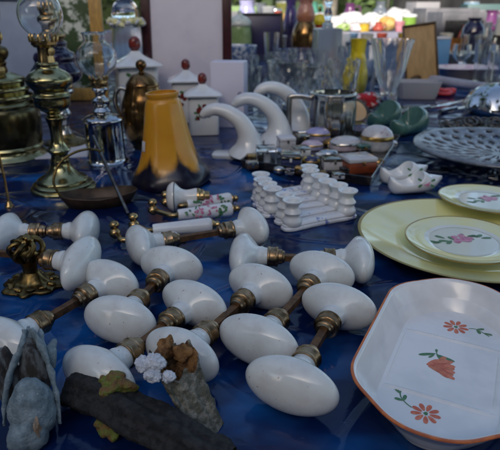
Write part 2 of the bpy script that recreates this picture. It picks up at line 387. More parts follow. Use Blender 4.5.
# ------------------------------------------------------------------ porcelain knobs
HL, HS = .0358, .0228
def knob_mesh():
    st = [(.0128, .02), (.0126, .16), (.0119, .36), (.0105, .56), (.0082, .74), (.005, .88), (.0015, .97), (-.002, 1), (-.0055, .985), (-.009, .90), (-.0125, .77), (-.016, .62), (-.0195, .47), (-.023, .0), (-.027, .0), (-.033, .0)]
    rings = []
    for x, k in st:
        if k > 0:
            w = min(1, max(0, (-x - .004) / .02)); a = HL * k; b = HS * k
            c = max(.0118, HS * k * 1.05); a = a * (1 - w) + c * w; b = b * (1 - w) + max(.0108, min(b, c)) * w
        else:
            a = b = {-.023: .0112, -.027: .0099, -.033: .0094}[x]
        rings.append([(x, a * math.cos(2 * PI * j / 48), b * math.sin(2 * PI * j / 48)) for j in range(48)])
    sm = []
    for j in range(len(rings) - 1):
        for q in range(3):
            t = q / 3
            P0, P1, P2, P3 = rings[max(j - 1, 0)], rings[j], rings[j + 1], rings[min(j + 2, len(rings) - 1)]
            sm.append([tuple(.5 * (2 * b + (c - a) * t + (2 * a - 5 * b + 4 * c - d) * t * t + (3 * b - a - 3 * c + d) * t ** 3) for a, b, c, d in zip(p0, p1, p2, p3)) for p0, p1, p2, p3 in zip(P0, P1, P2, P3)])
    sm.append(rings[-1])
    mb = MB(); mb.loft([list(reversed(r)) for r in sm]); return mb
def collar_mesh():
    mb = MB(); M = R(-PI / 2, 'Y')   # local z -> -x
    pr = [(.0094, .0295), (.0107, .0295), (.0112, .0302), (.0112, .0318), (.0106, .0326), (.0107, .0335), (.0107, .0385), (.0112, .0393), (.0110, .0408), (.0102, .0415), (.0084, .0418), (.0082, .0455), (.0070, .0462), (.0064, .0485), (.003, .0487)]
    mb.lathe(pr, 40, M=M); return mb
_k0 = None
KNOB, COLLAR = None, None
def add_knob(root, cx, flip, roll=0, z=HS + .0006, y=0, rz=0):
    global KNOB, COLLAR
    if KNOB is None:
        k = knob_mesh().build('knob', porcelain, root); c = collar_mesh().build('collar', collarbrass, k)
        KNOB, COLLAR = k, c
    else:
        k = KNOB.copy(); COL.objects.link(k); k.parent = root
        c = COLLAR.copy(); COL.objects.link(c); c.parent = k
    kv = random.Random(int(abs(cx) * 1e6) + flip); k.scale = (1, kv.uniform(.965, 1.03), kv.uniform(.97, 1.02))
    k.location = (cx, y, z); k.rotation_euler = (roll, 0, (PI if flip else 0) + rz)
    return k
def knob_set(pa, pb, label, rolls=(0, 0)):
    A, B = G(*pa, HS), G(*pb, HS); mid = (A + B) / 2; d = B - A; L = d.length
    t = thing('door_knob_set', label, 'door knobs', (mid.x, mid.y, 0), math.atan2(d.y, d.x), 'double porcelain door knobs')
    add_knob(t, L / 2, False, rolls[0]); add_knob(t, -L / 2, True, rolls[1])
    s = MB(); h = L / 2 - .046
    s.tube([(-h, 0, HS), (h, 0, HS)], .0046, 4, square=True); s.build('spindle', rust, t, smooth=False)
    return t
knob_set((290, 388), (339, 306), 'white porcelain knob pair nearest the orange rimmed dish, large speckled oval in front')
knob_set((257, 343), (322, 272), 'white porcelain knob pair just behind the frontmost oval, long bare spindle')
knob_set((180, 357), (261, 286), 'white porcelain knob pair whose near oval sits behind the white crystals')
knob_set((97, 378), (195, 303), 'white porcelain knob pair whose near oval is half hidden by the black log')
knob_set((119, 322), (172, 266), 'white porcelain knob pair in the middle left, near oval lying over short spindle')
knob_set((3, 345), (112, 281), 'white porcelain knob pair on a long rusty spindle, near knob beside the grey pod')
knob_set((241, 256), (362, 260), 'white porcelain knob pair lying crosswise in front of the small twin candlesticks')
knob_set((254, 226), (138, 246), 'white porcelain knob pair lying crosswise beside the white lever handles')
knob_set((88, 231), (6, 233), 'white porcelain knob pair lying crosswise at the left behind the ornate brass foot')

# ornate brass bracket with a knob
def ornate():
    p = G(33, 286); t = thing('ornate_knob_mount', 'ornate aged brass foot with scrolls carrying one white knob', 'door knob', (p.x, p.y, 0), math.radians(-12))
    b = MB()
    wob = lambda a, z: 1 + .10 * math.sin(8 * a) + .07 * math.sin(3 * a + 1) + .04 * math.sin(13 * a)
    pr = cr([(.028, 0), (.031, .0015), (.030, .004), (.023, .0062), (.017, .008), (.013, .012), (.009, .018)], 4)
    b.lathe(pr, 96, M=Matrix.Diagonal((1.0, .85, 1, 1)), wob=lambda a, z: 1 + (wob(a, z) - 1) * max(0, 1 - z / .014))
    for k in range(11):
        a = 2 * PI * k / 11; b.blob((.023 * math.cos(a), .020 * math.sin(a), .006), (.0045, .0045, .003), k, .2, 10, 8)
    b.build('base_plate', brass_dark, t)
    s = MB(); s.lathe(cr([(.009, .010), (.0075, .018), (.0085, .026), (.011, .032)], 4), 24); s.build('post', brass_dark, t)
    h = MB()
    h.blob((-.001, 0, .038), (.012, .011, .012), 3, .15)
    for k in range(7):
        a = 2 * PI * k / 7
        pts = [(.010 * math.cos(a), .010 * math.sin(a), .034), (.017 * math.cos(a), .017 * math.sin(a), .041), (.016 * math.cos(a + .4), .016 * math.sin(a + .4), .050), (.009 * math.cos(a + .7), .009 * math.sin(a + .7), .053), (.008 * math.cos(a + .9), .008 * math.sin(a + .9), .047)]
        h.tube(cr(pts, 4), [.0034 - .0001 * i for i in range(17)], 8)
    h.blob((0, 0, .055), (.007, .007, .005), 5, .2)
    h.build('scroll_head', brass_dark, t)
    add_knob(t, .063, False, .25, .034)
    s = MB(); s.tube([(-.075, 0, .036), (.012, 0, .036)], .0042, 4, square=True); s.build('spindle', rust, t, smooth=False)
ornate()

# round white knob with a black ring
def ring_knob():
    a, b = G(172, 200, .018), G(207, 198, .018); d = b - a
    t = thing('round_pull', 'single round white knob with a thin black ring and brass collar', 'door knob', (a.x, a.y, 0), math.atan2(d.y, d.x) - .12)
    m = MB(); M = T(0, 0, .0225) @ R(PI / 2, 'Y')
    pr = cr([(.001, -.008), (.010, -.0075), (.017, -.005), (.0215, 0), (.0225, .004)], 4)
    m.lathe(pr, 40, M=M, cap1=False)
    pr2 = cr([(.0215, .0052), (.018, .008), (.0125, .014), (.0105, .022), (.0125, .034), (.012, .038)], 4)
    m.lathe([(.0224, .004), (.0224, .0052)], 40, mi=1, M=M, cap0=False, cap1=False)
    m.lathe(pr2, 40, M=M, cap0=False)
    m.build('knob', [mat('cream_glaze', (.74, .73, .70), .15, coat=.4), blackplastic], t)
    c = MB(); c.lathe([(.010, .037), (.0125, .037), (.0128, .040), (.0112, .042), (.0112, .046), (.0085, .048), (.0075, .055), (.003, .056)], 32, M=M); c.build('collar', brass, t)
ring_knob()

# lever handles
def lever(p_fin, p_a, p_b, label, mats, z=.012, floral=False, rz=0):
    F, A, B = G(*p_fin, z), G(*p_a, z), G(*p_b, z); d = B - A; L = d.length; ang = math.atan2(d.y, d.x)
    t = thing('lever_handle', label, 'door handle', (A.x, A.y, 0), ang, 'porcelain lever handles')
    h = MB(); M = T(0, 0, z) @ R(PI / 2, 'Y')
    h.lathe(cr([(.006, 0), (.0078, .002), (.0085, L * .3), (.0098, L * .75), (.0102, L - .004), (.008, L)], 5), 32, M=M)
    if floral:
        rnd = random.Random(int(p_a[0]))
        for k in range(44):
            u = rnd.uniform(.15, .85) * L; a = rnd.uniform(-.3, 1.5) - PI / 2 - .3
            rr_ = .0096 + .0009 * u / L
            pos = Vector((u, rr_ * math.sin(a) , z + rr_ * math.cos(a)))
            MM = Matrix.Translation(pos) @ R(-a, 'X')
            near = abs(u - L * .5) < L * .2
            h.petal(MM, 0, 0, rnd.uniform(0, 6), rnd.uniform(.003, .0065), rnd.uniform(.0016, .0034), 1 if near else 2, .0002)
    h.build('grip', mats, t)
    e = MB(); e.lathe([(.0085, L - .001), (.009, L), (.006, L + .003), (.0045, L + .005), (.0052, L + .008), (.003, L + .011), (.0005, L + .0118)], 24, M=M); e.build('tip', brass, t)
    fl = Matrix.Rotation(-ang, 4, 'Z') @ (F - A); n = MB()
    n.tube(cr([(.001, 0, z), (-.008, 0, z), (fl.x * .6, fl.y * .4, z), (fl.x, fl.y, z)], 4), .0038, 12)
    n.lathe(cr([(.0028, -.007), (.006, -.004), (.0075, 0), (.006, .004), (.004, .006), (.0058, .009), (.0064, .012), (.0045, .0155), (.0005, .017)], 4), 28, M=T(fl.x, fl.y, z))
    n.build('elbow', brass, t)
fm = [whiteglaze, pink_fl, leafgreen]
lever((153, 210), (178, 215), (232, 209), 'porcelain lever handle with pink flowers, nearer of the two flowered grips', fm, .014, True)
lever((166, 202), (187, 205), (231, 199), 'porcelain lever handle with pink flowers, lying behind the other flowered grip', fm, .014, True)
lever((134, 225), (153, 230), (212, 225), 'plain white porcelain lever handle with brass tip beside a knob spindle', [whiteglaze])
lever((115, 233), (128, 240), (178, 240), 'plain white porcelain lever handle half hidden under an oval knob', [whiteglaze], .010)

# small twin candlesticks
def candlesticks():
    A, B = G(292, 229), G(346, 218); d = B - A; L = d.length; ang = math.atan2(d.y, d.x)
    first = None
    col = cr([(.0128, 0), (.0132, .004), (.0118, .0075), (.0102, .011), (.0108, .014), (.0124, .0165), (.0104, .0195), (.0082, .023), (.0086, .026), (.0112, .0295), (.0134, .0315), (.0140, .0328), (.0133, .0340), (.0085, .0325), (.0068, .027), (.0005, .026)], 3)
    labels = ['frontmost white porcelain twin candlestick with blue sprigs on its bar',
              'white porcelain twin candlestick second from the front of the row',
              'white porcelain twin candlestick third from the front of the row',
              'white porcelain twin candlestick fourth from the front of the row',
              'white porcelain twin candlestick second from the back of the row',
              'rearmost white porcelain twin candlestick, next to the black trinket tray']
    parts = None
    mid = (A + B) / 2
    offs = [(0, 0, 0), (-.009, .024, .03), (-.024, .047, -.07), (-.031, .071, -.02), (-.040, .096, .09), (-.041, .121, .03)]
    for i, (ox, oy, oa) in enumerate(offs):
        t = thing('twin_candlestick', labels[i], 'candlestick', (mid.x + ox, mid.y + oy, 0), ang + oa, 'twin porcelain candlesticks in a row')
        if parts is None:
            b = MB(); n = 64; rings = []
            for ins, z in ((.0015, 0), (0, .0015), (0, .004), (.002, .006), (.0015, .0075), (.003, .0095), (.006, .0105)):
                ring = []
                for k in range(n):
                    a = 2 * PI * k / n; ca, sa = math.cos(a), math.sin(a)
                    hx, hy = L / 2 + .0155 - ins, .0125 - ins
                    x = hx * math.copysign(abs(ca) ** .45, ca); y = hy * math.copysign(abs(sa) ** .6, sa)
                    y *= .72 + .28 * min(1, abs(x) / (L / 2)) ** 2
                    ring.append((x, y, z))
                rings.append(ring)
            b.loft(rings); bo = b.build('bar', bluefloral, t)
            cs = []
            for sx in (-1, 1):
                c = MB(); c.lathe(col, 36, M=T(0, 0, 0)); o = c.build('candle_cup', whiteglaze, t, loc=(sx * L / 2, 0, .0085)); cs.append(o)
            parts = [bo] + cs
        else:
            for p in parts: copy_part(p, t)
candlesticks()

# ------------------------------------------------------------------ plates and dishes
def daisy(mb, M, s, mi, leaf, stem, z=.0001):
    for k in range(9): 
        a = 2 * PI * k / 9; mb.petal(M, .13 * s * math.cos(a), .13 * s * math.sin(a), a, .40 * s, .155 * s, mi, z)
    mb.petal(M, -.08 * s, 0, 0, .16 * s, .16 * s, leaf, z + .00005)
    st = cr(stem, 6); st = [(x * s, y * s) for x, y in st]; mb.ribbon(M, st, .045 * s, leaf, z)
    n = len(st)
    for i, da in ((int(n * .45), .8), (int(n * .45), -.8), (int(n * .75), .6)):
        d = Vector(st[i]) - Vector(st[i - 1]); mb.petal(M, st[i][0], st[i][1], math.atan2(d.y, d.x) + da, .34 * s, .12 * s, leaf, z + .0001)

def oblong_dish():
    ang = math.radians(-26.5); c = Vector((.1600, .3625, 0))
    dish_mb = MBdish(); dish_mb.v = [(x * 1.02, y * 1.02, z * .80) for x, y, z in dish_mb.v]
    t = tag(dish_mb.build('serving_dish', [trayglaze, orange_rim, orange_fl, red_fl, leafgreen], loc=(c.x, c.y, 0.0006), rz=ang), 'white oblong serving dish with orange rim and painted orange flowers', 'dish')
def MBdish():
    hx, hy = .0620, .1125; mb = MB()
    def out(ins, z, r=.048, sc=1):
        o = []
        a, b = hx - ins, hy - ins; c1, c2 = max(.043 - ins * .55, .004), max(.038 - ins * .55, .004)
        P = [(a, b - c2), (a - c1, b), (-a + c1, b), (-a, b - c2), (-a, -b + c2), (-a + c1, -b), (a - c1, -b), (a, -b + c2)]
        for i in range(8):
            p, q, t = Vector(P[i - 1]), Vector(P[i]), Vector(P[(i + 1) % 8]); rr_ = min(.020, .45 * (p - q).length, .45 * (t - q).length)
            A, B = q + (p - q).normalized() * rr_, q + (t - q).normalized() * rr_
            for k in range(9):
                u = k / 8; v = A * (1 - u) ** 2 + q * 2 * u * (1 - u) + B * u ** 2; o.append((v.x, v.y, z))
        return o
    lv = [(.026, 0), (.0225, 0), (.0215, .002), (.019, .008), (.011, .022), (.0035, .0335), (.0012, .0365), (.0002, .0378),
          (.0004, .0388), (.0022, .0392), (.0036, .0384), (.0048, .036), (.0110, .0225), (.0165, .0105), (.0180, .0076), (.0188, .0067), (.0205, .0063)]
    mis = [0] * (len(lv) - 1); mis[7] = mis[8] = 1
    mb.loft([out(a, z) for a, z in lv], True, True, 0, None, mis)
    # moulded ridges that divide the floor in three
    fx, fy = hx - .022, hy - .022
    def ridge(p, q, w=.0032, h=.0022):
        n = 14; rings = []
        p, q = Vector(p), Vector(q); d = (q - p).normalized(); nn = Vector((-d.y, d.x))
        for i in range(n + 1):
            u = p.lerp(q, i / n); k = min(1, i / 2, (n - i) / 2) * .9 + .1
            rings.append([(u.x + nn.x * s * w, u.y + nn.y * s * w, (.0058 if hh > 0 else .005) + hh * h * k) for s, hh in ((-1, 0), (-.6, .55), (0, 1), (.6, .55), (1, 0), (0, -.4))])
        mb.loft(rings)
    for s in (-1, 1):
        ridge((-fx - .003, s * .042), (fx + .003, s * .042)); ridge((s * fx * .96, -.042), (s * fx * .96, .042), .002, .0012)
    Z = .00642
    daisy(mb, T(.000, .066, Z) @ R(0, 'Z'), .021, 2, 4, [(.52, .12), (.75, .2), (1.0, .1), (1.35, -.15)])
    daisy(mb, T(-.005, -.061, Z), .020, 2, 4, [(-.5, .1), (-.75, .25), (-1.0, .55), (-1.05, .9)])
    M = T(-.002, .003, Z) @ Matrix.Scale(.95, 4); rf = random.Random(12)
    for k in range(16):
        a = math.radians(29.5 - 58 + 80 * k / 15) + rf.uniform(-.06, .06); a2 = math.radians(29.5)
        mb.petal(M, -.013 + rf.uniform(0, .004), -.006 + rf.uniform(-.002, .002), a, rf.uniform(.014, .021), rf.uniform(.004, .006), 3 if k % 3 else 2, .00004 + k * .000006)
    for k in range(9):
        a = math.radians(29.5 - 60 + 85 * k / 8); d = rf.uniform(.010, .014); mb.petal(M, -.012 + d * math.cos(a), -.006 + d * math.sin(a), a + rf.uniform(-.2, .2), rf.uniform(.008, .012), .0035, 2 if k % 2 else 3, .00014 + k * .000005)
    mb.ribbon(M, cr([(-.001, .003), (-.006, .010), (-.008, .017)], 5), .0009, 4, .0001)
    for x, y, a, l, w in [(-.008, .014, 3.7, .016, .0032), (-.008, .013, -.25, .017, .003), (-.007, .012, -.7, .010, .0024), (-.008, .016, 1.7, .005, .002), (-.009, .012, 4.2, .008, .002)]:
        mb.petal(M, x, y, a, l, w, 4, .00012)
    return mb
oblong_dish()

def plate_mb(r, h, gold=True, band=.55):
    mb = MB()
    pr = [(.5 * r, .0), (.55 * r, 0), (.56 * r, .0015), (.62 * r, .003), (.8 * r, h * .62), (.97 * r, h * .95), (.995 * r, h), (r, h + .0012), (.985 * r, h + .0018), (.97 * r, h + .0012)]
    k = len(pr)
    pr += [(.8 * r, h * .62 + .0025), (.66 * r, .0062), (.58 * r, .0048), (band * r, .0045), (.3 * r, .0044), (.0005, .0044)]
    mis = [0] * (len(pr) - 1)
    for i in range(len(mis)):
        rr_ = (pr[i][0] + pr[i + 1][0]) / 2 / r
        if i >= k - 1 and rr_ > band * .99: mis[i] = 1
        if k - 4 <= i < k - 1: mis[i] = 2
    mb.lathe(pr, 96, mis=mis, cap0=True, cap1=True); return mb
def rose(mb, M, s):
    rnd = random.Random(5)
    for k in range(12): mb.petal(M, rnd.uniform(-.3, .3) * s, rnd.uniform(-.2, .2) * s, rnd.uniform(0, 6.3), .32 * s, .22 * s, 3, .0001 + k * .00001)
    for x, a in ((-.45, 2.8), (-.5, 2.2), (.4, .2), (.45, -.3), (.3, -1), (-.75, 3.3), (.7, .5), (-.2, 1.8), (-.9, 2.6), (.85, -.1), (-.35, 3.8), (.2, 1.2)): mb.petal(M, x * s, rnd.uniform(-.1, .25) * s, a, .42 * s, .15 * s, 4, .0001)
pm = [plate_white, yellowglaze, gilt, pink_fl, leafgreen]
R1 = .131; pc = G(464, 236, .014)
tag(plate_mb(R1, .016, band=.40).build('dinner_plate', pm, loc=(pc.x, pc.y, .0005)), 'large plain yellow plate lying underneath the two small flowered plates', 'plate')
R2 = .068
m_ = plate_mb(R2, .0075, band=.66); rose(m_, T(-.002, .004, .0046), .031)
p2 = G(464, 237, .026); tag(m_.build('side_plate', pm, loc=(p2.x, p2.y, .0165), rot=(.015, -.02, .2)), 'small yellow rimmed plate with a pink rose, nearer the oblong dish', 'plate', 'small rose plates')
m_ = plate_mb(R2, .0075, band=.66); rose(m_, T(.006, .004, .0046), .031)
p3 = G(488, 198, .026); tag(m_.build('side_plate', pm, loc=(p3.x, p3.y, .0178), rot=(-.01, .025, .5)), 'small yellow rimmed plate with a pink rose, nearer the pierced stand', 'plate', 'small rose plates')

def pierced_stand():
    Y = 1.0; z = zat(Y, 146); p = at(501, Y, z); r = 82 * mpp(Y, z)
    t = thing('cake_stand', 'blue grey pierced cake stand with openwork bowl on short feet', 'cake stand', (p.x, p.y, 0), .2)
    mb = MB(); seg = 144; nr = 26; vs = []; fs = []
    def zz(u): return z - .020 + .020 * max(0, (u - .35) / .65) ** 1.6 
    for i in range(nr + 1):
        u = i / nr
        for k in range(seg):
            a = 2 * PI * k / seg; vs.append((r * u * math.cos(a), r * u * math.sin(a), zz(u)))
    for i in range(nr):
        for k in range(seg):
            j = k % 6; hole = False
            if 12 <= i <= 15: hole = j in (1, 2, 3) and (i in (13, 14) or j == 2)
            elif 17 <= i <= 20: hole = (j in (4, 5, 0)) and (i in (18, 19) or j == 5)
            elif 7 <= i <= 10: hole = (k % 9) in (2, 3, 4, 5) and (i in (8, 9) or (k % 9) in (3, 4))
            elif i in (22, 23): hole = j in (1, 2)
            elif 3 <= i <= 5: hole = (k % 16) in (3, 4, 5, 6, 10, 11, 12)
            if not hole:
                fs.append((i * seg + k, i * seg + (k + 1) % seg, (i + 1) * seg + (k + 1) % seg, (i + 1) * seg + k))
    mb.add(vs, fs)
    o = mb.build('openwork_bowl', bluegrey, t); so = o.modifiers.new('thick', 'SOLIDIFY'); so.thickness = .0045; so.offset = -1
    rm = MB()
    rg = [(r * math.cos(2 * PI * k / 120), r * math.sin(2 * PI * k / 120)) for k in range(120)]
    rings = []
    for k in range(12):
        a = 2 * PI * k / 12; rings.append([(x * (1 + .0055 * math.cos(a) / r), y * (1 + .0055 * math.cos(a) / r), z + .004 * math.sin(a)) for x, y in rg])
    rm.loft(rings + [rings[0]], False, False); rm.build('rim', bluegrey, t)
    for a in (-2.05, .05, 2.2):
        f = MB(); f.lathe(cr([(.006, 0), (.010, .002), (.009, .007), (.016, .015), (.026, zz(.55) - .004)], 4), 24, M=T(r * .55 * math.cos(a), r * .55 * math.sin(a), 0)); f.build('foot', bluegrey, t)
pierced_stand()

# ------------------------------------------------------------------ shoes
def clog_mb(L, W, Hh, tilt=False):
    mb = MB(); rings = []; n = 60; no, ni = 30, 17
    for i in range(n + 1):
        u = i / n                              # 0 heel .. 1 toe
        w = W / 2 * (math.sin(PI / 2 * min(1, (u + .012) / .24)) ** .6) * (1 - .10 * math.sin(PI * min(1, u / .55)) ** 2)
        if u > .52: w *= max(.04, 1 - ((u - .52) / .48) ** 2.2)
        up = .10 if tilt else .50
        zb = .30 * Hh * max(0, 1 - u / .10) ** 2 + up * Hh * max(0, (u - .58) / .42) ** 2
        if tilt: zt = Hh * (.60 + .40 * math.sin(PI / 2 * min(1, u / .60)) ** 2) if u < .6 else Hh * (1 - .55 * ((u - .6) / .4) ** 2)
        else: zt = Hh * (.80 - .12 * math.sin(PI * u / .5) if u < .5 else .80 + .14 * math.sin(PI * min(1, (u - .5) / .24)) * (u < .74) - (.12 * ((u - .74) / .26) if u > .74 else 0))
        zt = max(zt, zb + .05 * Hh)
        uc, ur = (.34, .27)
        q = max(0, 1 - ((u - uc) / ur) ** 2); th = (1.40 if tilt else 1.22) * math.sqrt(q) + .0015
        zm = zb + (zt - zb) * .46; ring = []
        def pt(a):
            ca, sa = math.cos(a), math.sin(a)
            return (w * math.copysign(abs(ca) ** .8, ca), zm + ((zt - zm) if sa > 0 else (zm - zb)) * sa)
        a0, a1 = PI / 2 + th, PI / 2 - th + 2 * PI
        for k in range(no + 1):
            y, z = pt(a0 + (a1 - a0) * k / no); ring.append((u * L, y, z))
        (yl, zl), (yr, zr) = pt(a0), pt(a1); dep = (zl - zb) * .80 * min(1, q * 2.2)
        for k in range(1, ni):
            t = k / ni; f = .93
            yy = yr + (yl - yr) * t; ring.append((u * L, yy * f, zr - dep * math.sin(PI * t) ** .55 if dep > 1e-6 else zr))
        rings.append(ring)
    mb.loft(rings); return mb
def clogs(p, q, L, W, H, mats, labels, rz, group, sprig=False, tilt=False):
    for i, (pp, lab) in enumerate(zip((p, q), labels)):
        w = G(*pp); mb = clog_mb(L, W, H, tilt)
        if sprig:
            M = T(L * .60, -W * .43, H * .56) @ R(PI / 2 - .5, 'X')
            for k in range(5): mb.petal(M, 0, 0, k * 1.26, L * .07, L * .05, 1, .0012)
            for a in (.3, 2.6, 3.6, 5.6): mb.petal(M, L * .09 * math.cos(a), L * .06 * math.sin(a), a, L * .09, L * .035, 2, .001)
        tag(mb.build('clog_ornament', mats, loc=(w.x, w.y, .0005), rz=rz + (.12 if i else 0)), lab, 'clog', group)
clogs((388, 194), (380, 184), .092, .040, .036, [whiteglaze, pink_fl, leafgreen], ['white porcelain clog with a pink sprig, nearer one of the pair', 'white porcelain clog half hidden behind its twin beside the plates'], math.radians(12), 'white porcelain clogs', True)
clogs((392, 137), (370, 129), .125, .060, .062, [tealglaze], ['teal green ceramic clog nearer the pierced cake stand', 'teal green ceramic clog behind its twin, near the tall cut vase'], math.radians(34), 'teal ceramic clogs', tilt=True)

# ------------------------------------------------------------------ lamps
def chimney(Y, z0, pts, name, parent, th=1.0, m=None):
    pr = prof(Y, pts, z0)
    inner = [(max(r - .0014, .0004), z) for r, z in reversed(pr)]
    mb = MB(); mb.lathe(cr(pr, 4) + cr(inner, 4), 56, cap0=False, cap1=False); return mb.build(name, m or glass, parent)
def crown_mb(r, z0, z1, n=12):
    mb = MB(); mb.lathe([(r * .8, z0), (r, z0 + (z1 - z0) * .2), (r, z0 + (z1 - z0) * .5), (r * .93, z0 + (z1 - z0) * .52)], 40)
    for k in range(n):
        a = 2 * PI * k / n
        mb.tube([(r * math.cos(a), r * math.sin(a), z0 + (z1 - z0) * .4), (r * 1.06 * math.cos(a), r * 1.06 * math.sin(a), z0 + (z1 - z0) * .75), (r * .98 * math.cos(a), r * .98 * math.sin(a), z1)], [.0028, .0024, .0008], 6)
    return mb
def lathe_part(name, Y, pts, m, parent, n=4, wob=None, seg=56):
    mb = MB(); mb.lathe(cr(prof(Y, pts), n) if n else prof(Y, pts), seg, wob=wob); return mb.build(name, m, parent)

def lamp_slender():
    p = G(64, 188); Y = p.y
    t = thing('oil_lamp', 'slender polished brass oil lamp with round clear globe on a stepped foot', 'oil lamp', (p.x, Y, 0))
    lathe_part('foot', Y, [(30.5, 190), (31.5, 188.5), (31.5, 186), (30.2, 185), (28.5, 184.4), (28.8, 182.4), (27, 181.4), (25, 180.8), (24.6, 178.6), (22.5, 177), (17, 174), (13, 170), (10.5, 166), (9.5, 162), (9.8, 159.5)], brass_pale, t, 2)
    lathe_part('stem', Y, [(9, 160), (8, 155), (9.5, 152), (11.5, 149.5), (9, 146.5), (6.6, 142), (6, 134), (6.6, 126), (8.2, 120), (9, 117.5), (6.5, 115), (6, 112.5)], brass_pale, t, 4)
    lathe_part('fount', Y, [(6, 114), (9, 111.5), (14, 108.5), (17.5, 104), (17.5, 98), (19, 95.5), (16.5, 93), (16.5, 90), (20, 86), (22.5, 81), (22, 77), (18, 72.5), (12, 69), (10.5, 66), (11, 64), (9.5, 62)], brass_pale, t, 3)
    lathe_part('burner', Y, [(8.5, 63), (8, 58), (7.4, 53), (7.6, 47), (9, 44), (6, 42)], brass, t, 2)
    z0, z1 = zat(Y, 47), zat(Y, 33); crown_mb(12.5 * mpp(Y, z0), z0, z1).build('gallery', brass, t)
    kn = MB(); kn.lathe([(.0005, 0), (.006, .001), (.006, .003), (.0005, .004)], 16, M=T(.012, -.012, zat(Y, 51)) @ R(PI / 2, 'Y') @ R(.6, 'X')); kn.tube([(0, 0, zat(Y, 51)), (.013, -.012, zat(Y, 51))], .0012, 8); kn.build('wick_knob', brass, t)
    chimney(Y, 0, [(9, 39), (12, 35), (19.5, 25), (22, 14), (20, 3), (14, -7), (10, -14), (9, -34)], 'globe', t)
lamp_slender()

def lamp_big():
    p = G(13, 154); Y = p.y
    t = thing('oil_lamp', 'large brass oil lamp with a broad dark body, cut off at the left edge', 'oil lamp', (at(9, Y).x, Y, 0))
    lathe_part('foot', Y, [(36, 161), (39, 158), (38, 154), (34, 150.5), (33, 147), (34.5, 145), (33, 142.5)], brass_pale, t, 3)
    lathe_part('body', Y, [(33, 144), (35, 135), (36, 122), (35.5, 110), (33, 105)], mat('dark_bronze', (.15, .125, .06), .24, metal=.95, col2=(.06, .05, .028), nscale=30, bump=.1), t, 3)
    lathe_part('band', Y, [(34, 106), (34.5, 103), (31, 100), (32.5, 97), (32, 94), (28.5, 92), (30.5, 89), (30, 86), (26, 84), (28, 81), (27, 78), (20, 74.5), (14, 72)], brass_pale, t, 2)
    lathe_part('neck', Y, [(12, 73), (12.5, 70), (11.5, 66), (13, 62.5), (11, 61)], brass, t, 2)
    lathe_part('fount', Y, [(10, 62), (14, 58), (16, 53), (15, 48), (10, 45.5), (9, 44)], brass_dark, t, 3)
    z0, z1 = zat(Y, 46), zat(Y, 31); crown_mb(11 * mpp(Y, z0), z0, z1, 14).build('gallery', brass, t)
    chimney(Y, 0, [(7.5, 38), (8, 33), (11, 26), (14, 16), (14.5, 6), (11, -6), (8.5, -16), (8, -45)], 'chimney', t)
lamp_big()

def lamp_navy():
    Y = 1.16; p = at(66, Y)
    t = thing('oil_lamp', 'oil lamp with a dark navy ribbed reservoir behind the slender brass lamp', 'oil lamp', (p.x, Y, 0))
    z = lambda y: y
    lathe_part('foot', Y, [(20, 146), (21, 143), (18, 140), (11, 137), (8, 133)], brass_dark, t, 3)
    lathe_part('stem', Y, [(8, 134), (5, 126), (6, 120), (9, 114), (6, 107), (5.5, 101), (9, 96), (14, 92), (13, 88)], pewter, t, 4)
    lathe_part('collar', Y, [(12, 91), (14, 88), (13.5, 84), (11, 82)], brass, t, 2)
    lathe_part('reservoir', Y, [(11, 84), (19, 82), (24, 77), (25, 71), (22, 66), (19.5, 62), (20.5, 58), (19, 53), (14.5, 50), (13, 46), (13.5, 42), (9, 39.5)], navyglass, t, 4)
    lathe_part('burner', Y, [(9, 41), (13, 37), (13, 34), (9.5, 31), (9, 24), (12.5, 21), (12.5, 17), (9, 14)], brass, t, 2)
    z0, z1 = zat(Y, 15), zat(Y, 3); crown_mb(9.5 * mpp(Y, z0), z0, z1, 12).build('gallery', brass, t)
    chimney(Y, 0, [(7, 9), (8, 3), (11, -8), (9, -24), (7.5, -48)], 'chimney', t)
lamp_navy()

def lamp_chrome():
    p = G(107, 160); Y = p.y
    t = thing('oil_lamp', 'chrome oil lamp with cylindrical body and clear bulbous glass with a neck', 'oil lamp', (p.x, Y, 0))
    lathe_part('body', Y, [(22, 164), (22.5, 162), (21, 160), (19, 158.5), (18.7, 150), (18.7, 135), (18.7, 122), (20, 119.5), (19, 117.5), (14, 115), (8, 113)], chrome, t, 2)
    lathe_part('neck', Y, [(8, 114), (9.5, 110.5), (6.5, 107), (8.5, 103), (9, 99.5), (5, 96.5), (5.5, 92), (8, 89), (5.5, 86.5)], chrome, t, 3)
    lathe_part('burner', Y, [(5, 88), (8, 85), (8.2, 80), (6, 78)], brass, t, 2)
    z0, z1 = zat(Y, 82), zat(Y, 75); crown_mb(8.5 * mpp(Y, z0), z0, z1, 10).build('gallery', brass, t)
    chimney(Y, 0, [(7, 78), (12, 74), (18, 67), (20, 58), (18.5, 50), (13.5, 44.5), (11, 41), (11.5, 36), (12, 33)], 'globe', t)
    r = MB(); z = zat(Y, 33); rr_ = 12.2 * mpp(Y, z)
    r.tube([(rr_ * math.cos(2 * PI * k / 40), rr_ * math.sin(2 * PI * k / 40), z) for k in range(41)], .0016, 8); r.build('glass_lip', glass, t)
lamp_chrome()

